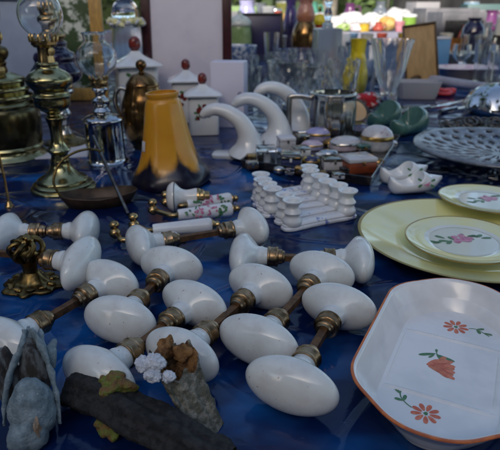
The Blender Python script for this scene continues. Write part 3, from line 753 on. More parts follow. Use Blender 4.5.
def orange_shade():
    p = G(173, 181); Y = p.y
    pr = prof(Y, [(31, 193), (36, 190.5), (40, 185.5), (41, 179), (38.5, 171.5), (33.5, 164), (29, 153), (25.8, 140), (23, 125), (20.5, 110), (18.5, 101), (16.5, 97.5), (17.5, 94), (17.5, 91.5)])
    pr = cr(pr, 4); n = len(pr)
    def wob(a, z): return 1 + max(0, 1 - z / .035) * .02 * math.cos(6 * a)
    pr = [(r, max(z, .0005)) for r, z in pr]
    inn = [(r - .0035, z) for r, z in reversed(pr)]
    t = thing('glass_lampshade', 'orange art glass lampshade with dark purple scalloped rim standing on the cloth', 'lampshade', (p.x - .002, Y, 0), .2)
    mb = MB(); mb.lathe(pr + inn + [pr[0]], 96, cap0=False, cap1=False, wob=wob); o = mb.build('shade', artglass, t); o.rotation_euler = (0, math.radians(-3), 0); o.location = (0, 0, .0025); o.scale = (.94, .94, .98)
    s = MB(); z = zat(Y, 143); s.rbox(.005, .0006, -.0085, .0085, .0004, .0003, M=T(-.0435, -.016, z) @ R(-1.15, 'Z') @ R(-.12, 'X')); s.build('sticker', card, t)
orange_shade()

# ------------------------------------------------------------------ teapot and canisters
def teapot():
    Y = 1.13; p = at(147, Y)
    t = thing('teapot', 'brown gold lustre teapot with looped handle behind the orange shade', 'teapot', (p.x, Y, 0))
    lathe_part('body', Y, [(13, 148), (14, 144), (19, 136), (22, 124), (22.5, 112), (21.5, 102), (18.5, 93), (16.5, 86)], copper, t, 4)
    lathe_part('lid', Y, [(16.5, 87), (16.5, 84), (13.5, 79), (10, 75), (6, 73), (3, 72)], copper, t, 3)
    lathe_part('lid_knob', Y, [(3, 73), (2.6, 70), (5, 67), (5.4, 64), (4, 61), (.2, 59)], copper, t, 3)
    k = mpp(Y, .15)
    h = MB(); pts = [(-15, 92), (-21, 88), (-27, 92), (-29, 103), (-25, 116), (-19, 124)]
    h.tube(cr([(x * k, 0, zat(Y, y)) for x, y in pts], 5), [2.4 * k] * 26, 10); h.build('handle', pewter, t)
    s = MB(); pts = [(17, 128), (25, 120), (29, 106), (34, 96)]
    s.tube(cr([(x * k, .02, zat(Y, y)) for x, y in pts], 5), [(6 - .22 * i) * k for i in range(16)], 14); s.build('spout', copper, t)
teapot()

def canister(px, base_y, Y, hw, y_top, y_peak, label, seed, rz=.12):
    p = at(px, Y); t = thing('canister', label, 'canister', (p.x, Y, 0), rz, 'white lidded canisters')
    k = mpp(Y, .05); w = hw * k; zt = zat(Y, y_top)
    b = MB(); b.rbox(w * .9, w * .9, 0, zt, w * .2, .004)
    rnd = random.Random(seed)
    M = T(0, -w * .9 - .0006, zt * .62) @ R(PI / 2, 'X')
    for cx, cy, s in ((-.2, .1, 1), (.25, -.1, .9), (.05, .35, .6), (-.35, -.35, .5)):
        for q in range(6): b.petal(M, cx * w, cy * w, q * 1.05 + rnd.random(), .24 * w * s, .2 * w * s, 1, .0003 + q * .00002)
    for q in range(7): b.petal(M, rnd.uniform(-.5, .5) * w, rnd.uniform(-.5, .5) * w, rnd.uniform(0, 6), .32 * w, .13 * w, 2, .0002)
    b.build('body', [whiteglaze, redglaze, leafgreen], t)
    l = MB(); zp = zat(Y, y_peak); rg = []
    for s, u in ((1.0, -.01), (1.12, .02), (1.13, .12), (1.06, .20), (.86, .34), (.62, .50), (.42, .66), (.28, .82), (.2, 1.0)):
        rg.append([(x, y, zt + .001 + (zp - zt) * max(u, 0)) for x, y in rrect(w * s, w * s, w * (.22 + .3 * max(0, u)) * s, 5)])
    l.loft(rg); lo = l.build('lid', whiteglaze, t)
    f = MB(); f.lathe(cr([(w * .17, zp - .001), (w * .17, zp + w * .05), (w * .27, zp + w * .2), (w * .25, zp + w * .48), (w * .14, zp + w * .62), (.0003, zp + w * .66)], 4), 24, M=T(0, 0, 0)); f.build('finial', redglaze, lo)
canister(204, 137, 1.27, 16.5, 95, 84, 'smallest white square canister with red flowers beside the white hooks', 1)
canister(188, 118, 1.42, 16, 81, 70, 'middle sized white canister with red finial in front of the maroon frame', 2)
canister(140, 110, 1.50, 21, 66, 51, 'largest white canister, wide lid rising behind the brown teapot', 3, .3)

def leaning_frame(name, label, cat, px, Y, w_px, y_bot, y_top, fr, fw, inner, lean, rz=0, yaw_mats=None, z0=0, depth=.018):
    k = mpp(Y, zat(Y, (y_bot + y_top) / 2)); w = w_px * k / 2; p = at(px, Y, z0); H = (zat(Y, y_top) - z0) / math.cos(lean)
    t = thing(name, label, cat, (p.x, Y, z0), rz)
    M = R(-lean, 'X')
    f = MB()
    for cx, cz, hx, hz in ((-w + fw / 2, H / 2, fw / 2, H / 2), (w - fw / 2, H / 2, fw / 2, H / 2), (0, fw / 2, w - fw - .0003, fw / 2), (0, H - fw / 2, w - fw - .0003, fw / 2)):
        f.rbox(hx, depth / 2, cz - hz, cz + hz, .002, .0015, M=M @ T(cx, 0, 0))
    f.build('frame', fr, t)
    s = MB(); s.rbox(w - fw - .0006, depth * .22, fw + .0006, H - fw - .0006, .0005, .0003, M=M @ T(0, depth * .12, 0)); s.build('panel', inner, t)
    return t
leaning_frame('picture_frame', 'large maroon frame around a plain lilac sheet, standing behind the canisters', 'picture frame', 189, 1.62, 91, 103, -40, maroon, .026, lilac, .10, -.03)
brd = leaning_frame('picture_frame', 'small plain brown board in a thin dark frame tilted among the silverware', 'picture frame', 422, 2.1, 33, 80, 26, darkwood, .007, brownboard, .2, -.12)
brd.rotation_euler.y = math.radians(-8); brd.location.z = .009
leaning_frame('picture_frame', 'navy panel in a black frame behind the small clear glass', 'picture frame', 262, 3.1, 42, 56, 13, blackplastic, .012, navyscreen, .12, .05)
land = mat('painted_foliage', (.05, .09, .03), .6, col2=(.72, .76, .66), nscale=34, namt=(.48, .60), detail=8)
leaning_frame('picture_frame', 'gilt framed painting of green foliage behind the brass lamps', 'picture frame', 82, 1.75, 56, 96, -28, goldwood, .038, land, .08, .04)
leaning_frame('display_board', 'pale grey blue board standing behind the large brass lamp', 'board', 28, 1.50, 62, 118, -4, paleblue, .01, paleblue, .12, .1)

b = MB(); Y = 1.36; k = mpp(Y, .08); zt = zat(Y, 61); b.rbox(16.5 * k, 12 * k, 0, zt, .002, .0012)
b.petal(T(10 * k, -12 * k - .0004, zt * .52) @ R(PI / 2, 'X'), 0, 0, .4, .012, .007, 1, 0)
tag(b.build('card_box', [whitebox, mat('grey_print', (.28, .27, .40), .5)], loc=at(230, Y), rz=-.16), 'tall lilac white cardboard box behind the white curved hooks', 'box')

# ------------------------------------------------------------------ white curved hooks
def hooks():
    spec = [((236, 157), 1.0, 'white ceramic curved hook, nearest the orange lampshade'),
            ((266, 145), 1.0, 'middle one of three white ceramic curved hooks'),
            ((286, 132), 1.02, 'rear white ceramic curved hook beside the pewter tankard')]
    me = None
    for i, (pp, s, lab) in enumerate(spec):
        p = G(*pp); Y = p.y; k = mpp(Y, .03)
        t = thing('curved_hook', lab, 'hook', (p.x, Y, 0), -.08 + .1 * i, 'white curved hooks')
        sc = 1.0 * k / mpp(G(236, 157).y, .03) * (1, .97, .93)[i]
        if me is None:
            kk = k
            b = MB(); rg = []
            for ins, z in ((.001, 0), (0, .0015), (0, .007), (.002, .0095), (.005, .0105)): rg.append([(x, y, z) for x, y in rrect(.050 - ins, .020 - ins, .012, 6)])
            b.loft(rg, M=T(.002, 0, 0)); bo = b.build('base', whiteglaze, t)
            h = MB()
            pts = [(12, 0), (13, 10), (11, 21), (4, 32), (-8, 40), (-20, 42.5), (-28, 40), (-33, 36)]
            rad = [24, 16.5, 11.8, 9.6, 8.2, 7.2, 6.5, 4.2]
            P = cr([(x * kk, 0, y * kk * 1.05 + .006) for x, y in pts], 5); rr_ = [q[0] * kk for q in cr([(r,) for r in rad], 5)]
            P.append((-34.5 * kk, 0, 34.5 * kk * 1.05 + .006)); rr_.append(.8 * kk)
            h.tube(P, rr_, 20, flat=.85, up=(0, 1, 0)); ho = h.build('horn', whiteglaze, t); parts = (bo, ho); me = 1
        else:
            parts2 = [copy_part(q, t) for q in parts]
        t.scale = (sc,) * 3 if i else (1, 1, 1)
hooks()

# ------------------------------------------------------------------ trinket tray and boxes
def trinket_tray():
    c = [G(240, 168), G(371, 187), G(400, 142), G(284, 130)]
    cen = sum(c, Vector()) / 4; t = thing('trinket_tray', 'black lacquer tray covered with small trinket boxes', 'tray', (cen.x, cen.y, 0))
    q = [p - cen for p in c]; mb = MB()
    def ring(ins, z): return [tuple(p * (1 - ins / p.length) + Vector((0, 0, z))) for p in q]
    mb.loft([ring(.006, 0), ring(.004, .001), ring(0, .016), ring(.002, .017), ring(.005, .016), ring(.008, .008), ring(.012, .007)])
    mb.build('tray', mat('black_lacquer', (.012, .012, .014), .22, coat=.4, col2=(.03, .026, .024), nscale=30, bump=.1, bscale=60), t)
trinket_tray()
TZ = .0072
def tbox(px, py, fn, name, label, mats, rz=0, group='trinket boxes on the black tray', cat='trinket box'):
    p = G(px, py, TZ); mb = MB(); fn(mb, mpp(p.y, TZ)); o = mb.build(name, mats, loc=(p.x, p.y, TZ), rz=rz); return tag(o, label, cat, group)
def dome(rx, ry, h):
    def f(mb, k):
        rg = []
        for s, z in ((.9, 0), (.97, .06), (1, .2), (1, .42), (1.03, .46), (1.03, .52), (.98, .6), (.85, .78), (.6, .92), (.3, .985), (.02, 1)):
            rg.append([(rx * k * s * math.cos(a), ry * k * s * math.sin(a), h * k * z) for a in [2 * PI * j / 36 for j in range(36)]])
        mb.loft(rg, mis=[1] * 3 + [2] * 3 + [0] * 4)
    return f
def cube(hx, hy, h, lid=.7):
    def f(mb, k):
        mb.rbox(hx * k, hy * k, 0, h * k * lid, .003, .0012, 1); mb.rbox(hx * k * 1.03, hy * k * 1.03, h * k * lid + .0004, h * k, .003, .002, 0)
        mb.rbox(.002, .0015, h * k * lid - .003, h * k * lid + .003, .0005, .0004, 2, T(0, -hy * k * 1.03 - .001, 0))
    return f
tbox(318, 140, dome(13, 10, 13), 'trinket_box', 'domed lilac enamel trinket box, topmost at the back of the tray', [lilacenamel, lilacenamel, gilt])
tbox(312, 149, dome(11, 9, 9), 'trinket_box', 'small pink lilac oval trinket box just below the domed lilac one', [pinkenamel, lilacenamel, gilt])
tbox(345, 149, dome(16, 13, 13), 'trinket_box', 'wide grey pink oval trinket box with low domed lid', [greymarble, pinkenamel, pewter], .2)
tbox(376, 149, dome(16, 14, 24), 'trinket_box', 'tall pale oval trinket box at the back corner of the tray', [greymarble, mat('pale_blue_enamel', (.42, .45, .52), .22, coat=.4, col2=(.55, .57, .6), nscale=40), gilt], -.2)
tbox(357, 170, cube(15, 13, 15), 'trinket_box', 'rust red rectangular trinket box with pale printed lid, front of tray', [greymarble, rustred, gilt], .28)
tbox(266, 165, cube(10, 9, 19, .8), 'glass_cube_box', 'clear faceted glass cube box at the left end of the tray', [greyglass, greyglass, pewter], .1)
tbox(291, 166, cube(10, 9, 15, .55), 'trinket_box', 'silver and dark blue square trinket box beside the glass cube', [pewter, mat('dark_blue_enamel', (.03, .04, .12), .2, coat=.4), whiteglaze], -.1)
tbox(286, 149, cube(8, 8, 13), 'trinket_box', 'small grey white cube trinket box behind the glass cube', [card, greymarble, pewter], .2)
tbox(311, 166, dome(9, 8, 11), 'trinket_box', 'tiny navy and yellow trinket box in the front middle of the tray', [mat('navy_yellow_enamel', (.02, .02, .08), .2, coat=.4, col2=(.6, .45, .05), nscale=90, namt=(.52, .58)), navyglass, gilt])
tbox(333, 168, cube(11, 9, 12), 'trinket_box', 'patterned silver trinket box next to the rust red one', [pewter, greymarble, pewter], .05)
tbox(328, 157, dome(10, 7, 8), 'trinket_box', 'low silver grey oval trinket box in the middle of the tray', [pewter, greymarble, pewter])
tbox(301, 155, cube(8, 7, 9), 'trinket_box', 'small silver topped square trinket box between glass cube and pink oval', [pewter, whiteglaze, pewter], .3)
tbox(346, 181 - 8, cube(6, 5, 6), 'trinket_box', 'tiny black trinket box at the front edge of the tray', [blackplastic, blackplastic, pewter], .2)
tbox(258, 158, dome(6, 6, 8), 'trinket_box', 'little dark round trinket box at the far left corner of the tray', [greymarble, iron, pewter])
tbox(276, 157, cube(6, 6, 8), 'trinket_box', 'small grey blue trinket box behind the gap beside the glass cube', [paleblue, paleblue, pewter], .4)
tbox(302, 143, cube(6, 6, 9, .6), 'trinket_box', 'small black and silver box at the rear edge of the tray', [pewter, blackplastic, gilt], .3)
tbox(330, 147, dome(7, 6, 9), 'trinket_box', 'small brown domed box squeezed between the lilac and grey pink boxes', [copper, pewter, gilt])
tbox(252, 168, cube(6, 5, 7, .6), 'trinket_box', 'tiny grey box at the front left corner of the tray', [pewter, iron, pewter], .2)
tbox(279, 172, dome(6, 5, 6), 'trinket_box', 'tiny silver round box between glass cube and navy square box', [pewter, pewter, gilt])
tbox(301, 173, cube(6, 5, 7, .6), 'trinket_box', 'tiny gold lidded box in the front row of the tray', [gilt, iron, pewter], -.2)
tbox(322, 176, dome(6, 5, 6), 'trinket_box', 'tiny copper round box in the front row of the tray', [copper, copper, gilt])
tbox(363, 152, cube(6, 5, 8, .6), 'trinket_box', 'small teal lidded box behind the rust red box', [tealglaze, pewter, gilt], .3)
tbox(252, 161, cube(5, 5, 7, .6), 'trinket_box', 'tiny brass lidded box at the left rear of the glass cube', [gilt, iron, pewter], .2)
tbox(294, 139, dome(6, 5, 8), 'trinket_box', 'small dark domed box at the back left of the tray', [iron, pewter, gilt])
tbox(321, 160, cube(5, 4, 7, .6), 'trinket_box', 'tiny white topped box between navy domed and silver oval boxes', [whiteglaze, pewter, gilt], .2)
tbox(344, 160, dome(6, 5, 7), 'trinket_box', 'tiny rose topped oval box left of the rust red box lid', [pinkenamel, pewter, gilt])
tbox(338, 178, cube(6, 5, 6, .6), 'trinket_box', 'tiny pewter box on the front rim side below the patterned silver box', [pewter, greymarble, pewter], .1)
tbox(290, 174, cube(5, 4, 6, .6), 'trinket_box', 'tiny navy box in front of the silver and dark blue square box', [navyglass, pewter, pewter], -.3)
tbox(378, 165, dome(6, 5, 7), 'trinket_box', 'tiny copper topped box in front of the tall pale oval box', [copper, greymarble, gilt])
tbox(391, 146, dome(6, 6, 6), 'trinket_box', 'small white round trinket box at the right tip of the tray', [whiteglaze, whiteglaze, gilt])

# ------------------------------------------------------------------ tankard and glassware
def tankard():
    p = G(331, 139); Y = p.y; k = mpp(Y, .05)
    t = thing('tankard', 'shiny pewter tankard with squared handle behind the trinket tray', 'tankard', (p.x, Y, 0))
    pr = prof(Y, [(21, 144), (22.5, 141), (22, 138), (22.2, 125), (22.8, 110), (22, 99), (22.6, 95.5), (23, 93), (22, 92)])
    inn = [(r - .003, z) for r, z in reversed(pr[2:])] + [(.0005, .006)]
    mb = MB(); mb.lathe(cr(pr, 3) + inn, 72, wob=lambda a, z: 1 + .03 * abs(math.cos(5 * a))); mb.build('body', pewter, t)
    h = MB(); pts = [(-21, 98), (-32, 96), (-42, 96.5), (-43.5, 101), (-43.5, 118), (-42.5, 130), (-38, 133), (-22, 132)]
    h.tube(cr([(x * k, -.004, zat(Y, y)) for x, y in pts], 4), 2.7 * k, 10, flat=.8); h.build('handle', pewter, t)
tankard()

def glass_vessel(px, Y, pts, label, name='glass_vase', cat='glass vase', group=None, m=None, wall=1.6, floor=3, wob=None, z0=0, solid_below=None):
    """pts: (radius px, y px) from foot to rim"""
    p = at(px, Y, z0); pr = cr(prof(Y, pts, z0), 7); base = pr[0][1]
    pr = [(r, z - base) for r, z in pr]
    k = mpp(Y, z0); cut = solid_below
    inner = [(max(r - wall * k, .0004), z) for r, z in reversed(pr) if z > ((zat(Y, cut) - z0 - base) if cut else floor * k)]
    inner.append((.0004, inner[-1][1] - .0005))
    mb = MB(); mb.lathe(pr + inner, 96, wob=wob); return tag(mb.build(name, m or cutglass, loc=(p.x, p.y, z0)), label, cat, group)
flut = lambda n, d: (lambda a, z: 1 + d * math.cos(n * a))
cutd = lambda n, d, K: (lambda a, z: 1 + d * (abs(math.cos(n * a / 2 + K * z)) + abs(math.cos(n * a / 2 - K * z)) - 1.2))
glass_vessel(286, 1.50, [(12, 113), (12, 111), (4.5, 107), (4, 101), (9, 95), (15, 84), (18, 72), (20, 59)], 'flared cut crystal vase directly behind the rear white hook', wob=cutd(9, .045, 75), solid_below=97, group='cut crystal vases')
glass_vessel(340, 1.46, [(11, 112), (12, 108), (12.5, 98), (14, 80), (16, 64), (17, 53)], 'tall cut crystal tumbler rising above the tankard', wob=cutd(8, .045, 55), group='cut crystal vases')
glass_vessel(312, 1.56, [(9, 104), (10, 100), (12, 85), (15, 70), (17, 58)], 'cut crystal tumbler standing between vase and tankard', wob=cutd(9, .045, 60), group='cut crystal vases')
glass_vessel(386, 1.55, [(15, 118), (16, 115), (9, 111), (6.5, 105), (7, 98), (10, 89), (14, 77), (16.5, 65), (18.5, 55), (21, 46)], 'tall flared cut vase with knobbly rim next to the yellow flask', wob=lambda a, z: 1 + .05 * abs(math.cos(7 * a + 22 * z)), solid_below=100, group='cut crystal vases')
glass_vessel(362, 1.75, [(9, 100), (10, 97), (12, 80), (14, 60)], 'plain clear tumbler behind the tankard, left of the tall cut vase', m=greyglass, group='cut crystal vases')
for i, (px, Y, r0, r1, yb, yt, lab) in enumerate([
        (262, 1.95, 8, 13, 88, 52, 'cut glass goblet bowl above the white box corner'),
        (281, 2.05, 9, 15, 85, 50, 'wide cut glass tumbler in the rear row of crystal'),
        (299, 2.1, 7, 11, 84, 47, 'narrow cut glass beaker in the rear row of crystal'),
        (316, 2.0, 8, 12, 86, 50, 'cut glass beaker in front of the pale blue bottle'),
        (346, 2.1, 8, 11, 84, 45, 'tall cut glass beaker just left of the yellow vase'),
        (250, 1.75, 8, 12, 96, 62, 'low cut glass dish behind the lilac white box')]):
    glass_vessel(px, Y, [(r0, yb), (r0 + .4, yb - 3), ((r0 + r1) / 2, (yb + yt) / 2), (r1, yt)], lab, 'drinking_glass', 'glass', 'rear row of cut glasses', wob=cutd(8 + i % 3, .035, 45), m=cutglass if i % 2 else greyglass)
glass_vessel(271, 2.3, [(5, 74), (5.2, 72), (6.5, 50), (8, 27)], 'small clear shot glass in front of the navy panel', 'drinking_glass', 'glass', m=glass)
def bowl(px, Y, rad, yb, yt, m, label, name='bowl', cat='bowl', wob=None, z0=0):
    p = at(px, Y, z0); z = zat(Y, yt) - z0; k = mpp(Y, z0); r = rad * k
    pr = [(r * .45, 0), (r * .48, .003), (r * .75, z * .35), (r * .95, z * .8), (r, z), (r * .97, z + .001), (r * .9, z * .8), (r * .68, z * .36), (r * .4, .008), (.0005, .007)]
    mb = MB(); mb.lathe(cr(pr, 3), 64, wob=wob); return tag(mb.build(name, m, loc=(p.x, p.y, z0)), label, cat)
bowl(236, 2.25, 21, 78, 46, bluebowl, 'blue and white patterned bowl with pale rim beside the maroon frame')
bowl(372, 2.3, 28, 75, 43, greyglass, 'wide pale glass bowl with beaded rim behind the tall cut vase', wob=flut(24, .02))
bowl(300, 2.32, 24, 76, 50, cutglass, 'broad cut crystal bowl behind the rear glasses', wob=flut(20, .03))
mb = MB(); mb.lathe([(.018, 0), (.020, .001), (.036, .010), (.040, .013), (.0385, .0135), (.034, .010), (.018, .004), (.0005, .0035)], 48, mis=[1, 1, 1, 1, 1, 0, 0])
q_ = at(352, 1.40); tag(mb.build('small_dish', [mat('tan_glaze', (.50, .33, .15), .3, coat=.3), blackplastic], loc=(q_.x, q_.y, .024), rot=(.72, 0, .3)), 'small dark dish with tan inside tilted up behind the tankard', 'dish')

# pale square bottle with tall stopper
def bottle():
    Y = 2.28; p = at(325, Y); k = mpp(Y, .1); t = thing('glass_decanter', 'pale blue square decanter with a tall slender stopper', 'decanter', (p.x, Y, 0), .2)
    b = MB(); zt = zat(Y, 28); b.rbox(12 * k, 12 * k, 0, zt, .012, .006); b.lathe(cr([(6 * k, zt - .002), (5 * k, zt + .01), (5.5 * k, zt + .02)], 3), 24); b.build('body', mat('pale_blue_glass', (.62, .72, .80), .08, trans=.7, bump=.1), t)
    s = MB(); s.lathe(cr([(3.5 * k, zt + .018), (3 * k, zt + .03), (4.2 * k, zt + .05), (2.6 * k, zt + .075), (4 * k, zt + .1), (2.2 * k, zt + .13), (.2 * k, zt + .15)], 4), 24); s.build('stopper', greyglass, t)
bottle()
Y = 1.9
p = at(355, Y); mb = MB(); pr = prof(Y, [(9, 93), (11, 90), (12.5, 82), (12, 72), (9.5, 62), (7.5, 54), (7.5, 48), (8.3, 40), (8.6, 38.5)]); b0 = pr[0][1]; pr = [(r, z - b0) for r, z in pr]
mb.lathe(cr(pr, 4) + [(r - .004, z) for r, z in reversed(pr[4:])] + [(.0005, pr[4][1] - .01)], 40)
tag(mb.build('flask_vase', yellowpaint, loc=(p.x, p.y, b0 if b0 > 0 else 0)), 'bright yellow flask shaped vase among the clear glassware', 'vase')

def bundle(px, py, Y, r, m, label, name, cat, z0=0, seed=1, amp=.16, n=5):
    p = at(px, Y, z0); k = mpp(Y, z0); mb = MB(); rnd = random.Random(seed)
    mb.blob((0, 0, r[2] * k * .82), (r[0] * k, r[1] * k, r[2] * k), seed, amp, 36, 20)
    for q in range(n): mb.blob((rnd.uniform(-.5, .5) * r[0] * k, rnd.uniform(-.6, .1) * r[1] * k, r[2] * k * rnd.uniform(.6, 1.3)), (r[0] * k * rnd.uniform(.3, .5), r[1] * k * .5, r[2] * k * rnd.uniform(.4, .6)), seed + q + 1, .2, 24, 14)
    for i, v in enumerate(mb.v):
        if v[2] < .0005: mb.v[i] = (v[0], v[1], .0005)
    return tag(mb.build(name, m, loc=(p.x, p.y, z0)), label, cat)
bundle(366, 95, 1.62, (14, 12, 8), redcloth, 'crumpled red and white cloth between tankard and tall cut vase', 'folded_cloth', 'cloth')

# ------------------------------------------------------------------ right hand silverware
def rod_thing(name, label, cat, pts, rad, m, seg=12, n=5, group=None, flat=1):
    P = [Vector(p) for p in pts]; o = P[0].copy(); mb = MB()
    q = cr([tuple(p - o) for p in P], n); rr_ = [v[0] for v in cr([(r,) for r in rad], n)]
    mb.tube(q, rr_, seg, flat=flat); return tag(mb.build(name, m, loc=o), label, cat, group)
def cane():
    a, b_ = G(426, 79, .02), G(492, 88, .02)
    t = thing('walking_cane', 'grey cane with cream ferrule and curved dark handle beside the brown board', 'cane', (a.x, a.y, 0))
    s = MB(); s.tube([(0, 0, .02), tuple(b_ - a + Vector((0, 0, .02)))], [.019, .015], 18); s.build('shaft', mat('grey_shaft', (.36, .37, .44), .35, col2=(.28, .29, .36), nscale=20), t)
    d = (b_ - a).normalized(); f = MB(); f.tube([tuple(-d * .012 + Vector((0, 0, .02))), tuple(d * .02 + Vector((0, 0, .02)))], [.021, .021], 18); f.build('ferrule', mat('cream_band', (.62, .58, .34), .4), t)
    h = MB(); pts = [(-.01, 0, .02), (-.04, -.02, .024), (-.065, -.06, .02), (-.07, -.11, .016)]; h.tube(cr(pts, 5), [.015] * 16, 12); h.build('handle', darkwood, t)
cane()
def oval_plate(px, Y, rx, ry, m, label, h=.014, z0=0, rz=0):
    p = at(px, Y, z0); k = mpp(Y, z0); rg = []
    for s, z in ((.6, 0), (.63, .002), (.96, h), (1, h + .002), (.97, h + .004), (.66, .007), (.3, .006), (.02, .006)):
        rg.append([(rx * k * s * math.cos(2 * PI * j / 56), ry * s * math.sin(2 * PI * j / 56), z) for j in range(56)])
    mb = MB(); mb.loft(rg); return tag(mb.build('platter', m, loc=(p.x, p.y, z0 + .0005), rz=rz), label, 'platter')
oval_plate(463, 2.30, 34, .10, platepink, 'long oval platter printed in pink above the grey cane', rz=.05, h=.045)
oval_plate(452, 3.0, 32, .12, plategreen, 'pale green printed oval platter behind the pink one', h=.05)
def knives():
    for i, (a, b_, lab) in enumerate([((398, 113), (468, 99), 'long silver carving knife lying behind the teal clogs'), ((402, 108), (452, 104), 'silver table knife beside the long carving knife'), ((440, 112), (478, 103), 'silver serving fork handle lying by the chrome dish')]):
        A, B = G(*a, .006), G(*b_, .006); d = B - A; L = d.length
        t = thing('table_knife', lab, 'cutlery', (A.x, A.y, 0), math.atan2(d.y, d.x), 'silver cutlery laid out flat')
        bl = MB(); rg = []
        for u, w, th in ((.4, .008, .002), (.5, .012, .0016), (.75, .012, .0013), (.92, .009, .001), (1, .001, .0006)):
            rg.append([(u * L, -w, .006), (u * L, 0, .006 + th), (u * L, w, .006), (u * L, 0, .006 - th)])
        bl.loft(rg); bl.build('blade', chrome, t)
        h = MB(); h.tube(cr([(0, 0, .007), (.1 * L, 0, .007), (.3 * L, 0, .007), (.41 * L, 0, .007)], 4), [q[0] for q in cr([(.006,), (.0075,), (.0055,), (.005,)], 4)], 12); h.build('handle', pewter, t)
knives()
def chrome_dish():
    Y = 1.52; p = at(497, Y)
    t = thing('lidded_dish', 'polished chrome serving dish with swirled dome at the right edge', 'dish', (p.x, Y, 0), .3)
    lathe_part('bowl', Y, [(20, 119), (22, 117), (30, 110), (32, 106)], chrome, t, 3)
    lathe_part('dome', Y, [(33, 107), (32, 103), (28, 95), (21, 88), (12, 84), (3, 82.5)], chrome, t, 4, wob=lambda a, z: 1 + .06 * math.cos(8 * a + 40 * z))
    lathe_part('lid_knob', Y, [(3, 83), (2.5, 80), (4, 78), (3, 75), (.2, 74)], chrome, t, 2)
chrome_dish()
def filigree():
    Y = 1.3; p = at(482, Y); t = MB(); rnd = random.Random(4)
    for q in range(46):
        a = rnd.uniform(0, 2 * PI); r = math.sqrt(rnd.random()) * .075; c = (r * math.cos(a) * 1.35, r * math.sin(a) * .9, .006 + .020 * (1 - r / .09) * rnd.random()); rr_ = rnd.uniform(.008, .016); tl = rnd.uniform(-.6, .6)
        pts = [(c[0] + rr_ * math.cos(w), c[1] + rr_ * math.sin(w), max(.004, c[2] + rr_ * .5 * math.sin(w + tl))) for w in [2 * PI * j / 14 for j in range(15)]]
        t.tube(pts, .0024, 6)
        if q % 3 == 0: t.blob(c, (.007, .007, .004), q, .1, 10, 8)
    tag(t.build('metal_necklace', mat('dull_pewter', (.20, .18, .15), .35, metal=.9, col2=(.09, .08, .07), nscale=60), loc=(p.x, Y, 0)), 'heap of dull pewter chain links behind the pierced stand', 'necklace')
filigree()
def fluted_dish(px, Y, label):
    p = at(px, Y); k = mpp(Y); rg = []
    hx, hy = 21 * k, .045; z = zat(Y, 81)
    for s, zz in ((.8, 0), (.82, .002), (.93, z * .6), (1, z), (.97, z + .001), (.88, z * .6), (.75, .008), (.02, .007)):
        rg.append([(x * (1 + .03 * math.cos(j * 1.6)), y * (1 + .03 * math.cos(j * 1.6)), zz) for j, (x, y) in enumerate(rrect(hx * s, hy * s, .02 * s, 12))])
    mb = MB(); mb.loft(rg); tag(mb.build('glass_dish', mat('smoky_glass', (.55, .57, .62), .12, trans=.35, bump=.2), loc=(p.x, Y, .0005), rz=-.1), label, 'glass dish')
fluted_dish(416, 1.80, 'low smoky fluted glass dish between tall cut vase and knives')
mb = MB(); c = G(440, 94); rnd = random.Random(2)
for q in range(40):
    a = q / 40 * 2 * PI; r = .03 + .008 * math.sin(3 * a)
    mb.blob((r * 1.5 * math.cos(a), r * math.sin(a) * 1.3, .007), (.0075, .0075, .007), q, .05, 10, 8)
for q in range(14): mb.blob((rnd.uniform(-.02, .05), rnd.uniform(-.015, .015), .012), (.0085, .0085, .008), q, .05, 10, 8)
tag(mb.build('bead_necklace', beadred, loc=c), 'string of bright red beads lying before the grey cane', 'necklace')
glass_vessel(480, 2.15, [(7, 80), (7.5, 78), (8.5, 60), (10, 40)], 'clear tumbler behind the pink platter beside the candle', 'drinking_glass', 'glass', m=greyglass)
glass_vessel(469, 2.6 + .25, [(7, 62), (7.5, 60), (8, 45), (9, 31)], 'clear tumbler standing left of the candlestick on the navy table', 'drinking_glass', 'glass', m=glass)
glass_vessel(494, 2.0, [(8, 92), (8.5, 88), (9.5, 70), (11, 55)], 'cut tumbler at the right edge above the chrome dish', 'drinking_glass', 'glass', m=cutglass)
def candle():
    Y = 2.9; p = at(493, Y); k = mpp(Y); t = thing('candle_holder', 'short white candle in a black iron holder at the far right', 'candle', (p.x, Y, 0))
    lathe_part('holder', Y, [(9, 57), (9, 55), (3, 52), (2.5, 44), (4.5, 38), (4.5, 35)], iron, t, 2); lathe_part('candle', Y, [(3.2, 37), (3.2, 26), (3.4, 18), (1, 16.5)], waxwhite, t, 0)
candle()
b = MB(); Y = 2.85; k = mpp(Y); b.rbox(8 * k, 7 * k, 0, zat(Y, 39), .004, .003); b.rbox(8.3 * k, 7.3 * k, zat(Y, 39) + .0005, zat(Y, 37), .004, .002, 1)
tag(b.build('small_box', [bluepl, card], loc=at(437, Y), rz=.2), 'small blue box with pale lid behind the pink platter', 'box')
for px, lab in ((432, 'amber bowled wine glass just right of the brown board'), (452, 'amber bowled wine glass left of the clear tumblers')):
    glass_vessel(px, 3.05, [(7, 54), (7, 53), (1.3, 51), (1.2, 46), (4, 42), (7, 36), (7.2, 30)], lab, 'wine_glass', 'wine glass', 'amber wine glasses', m=amber, wall=1, solid_below=43)

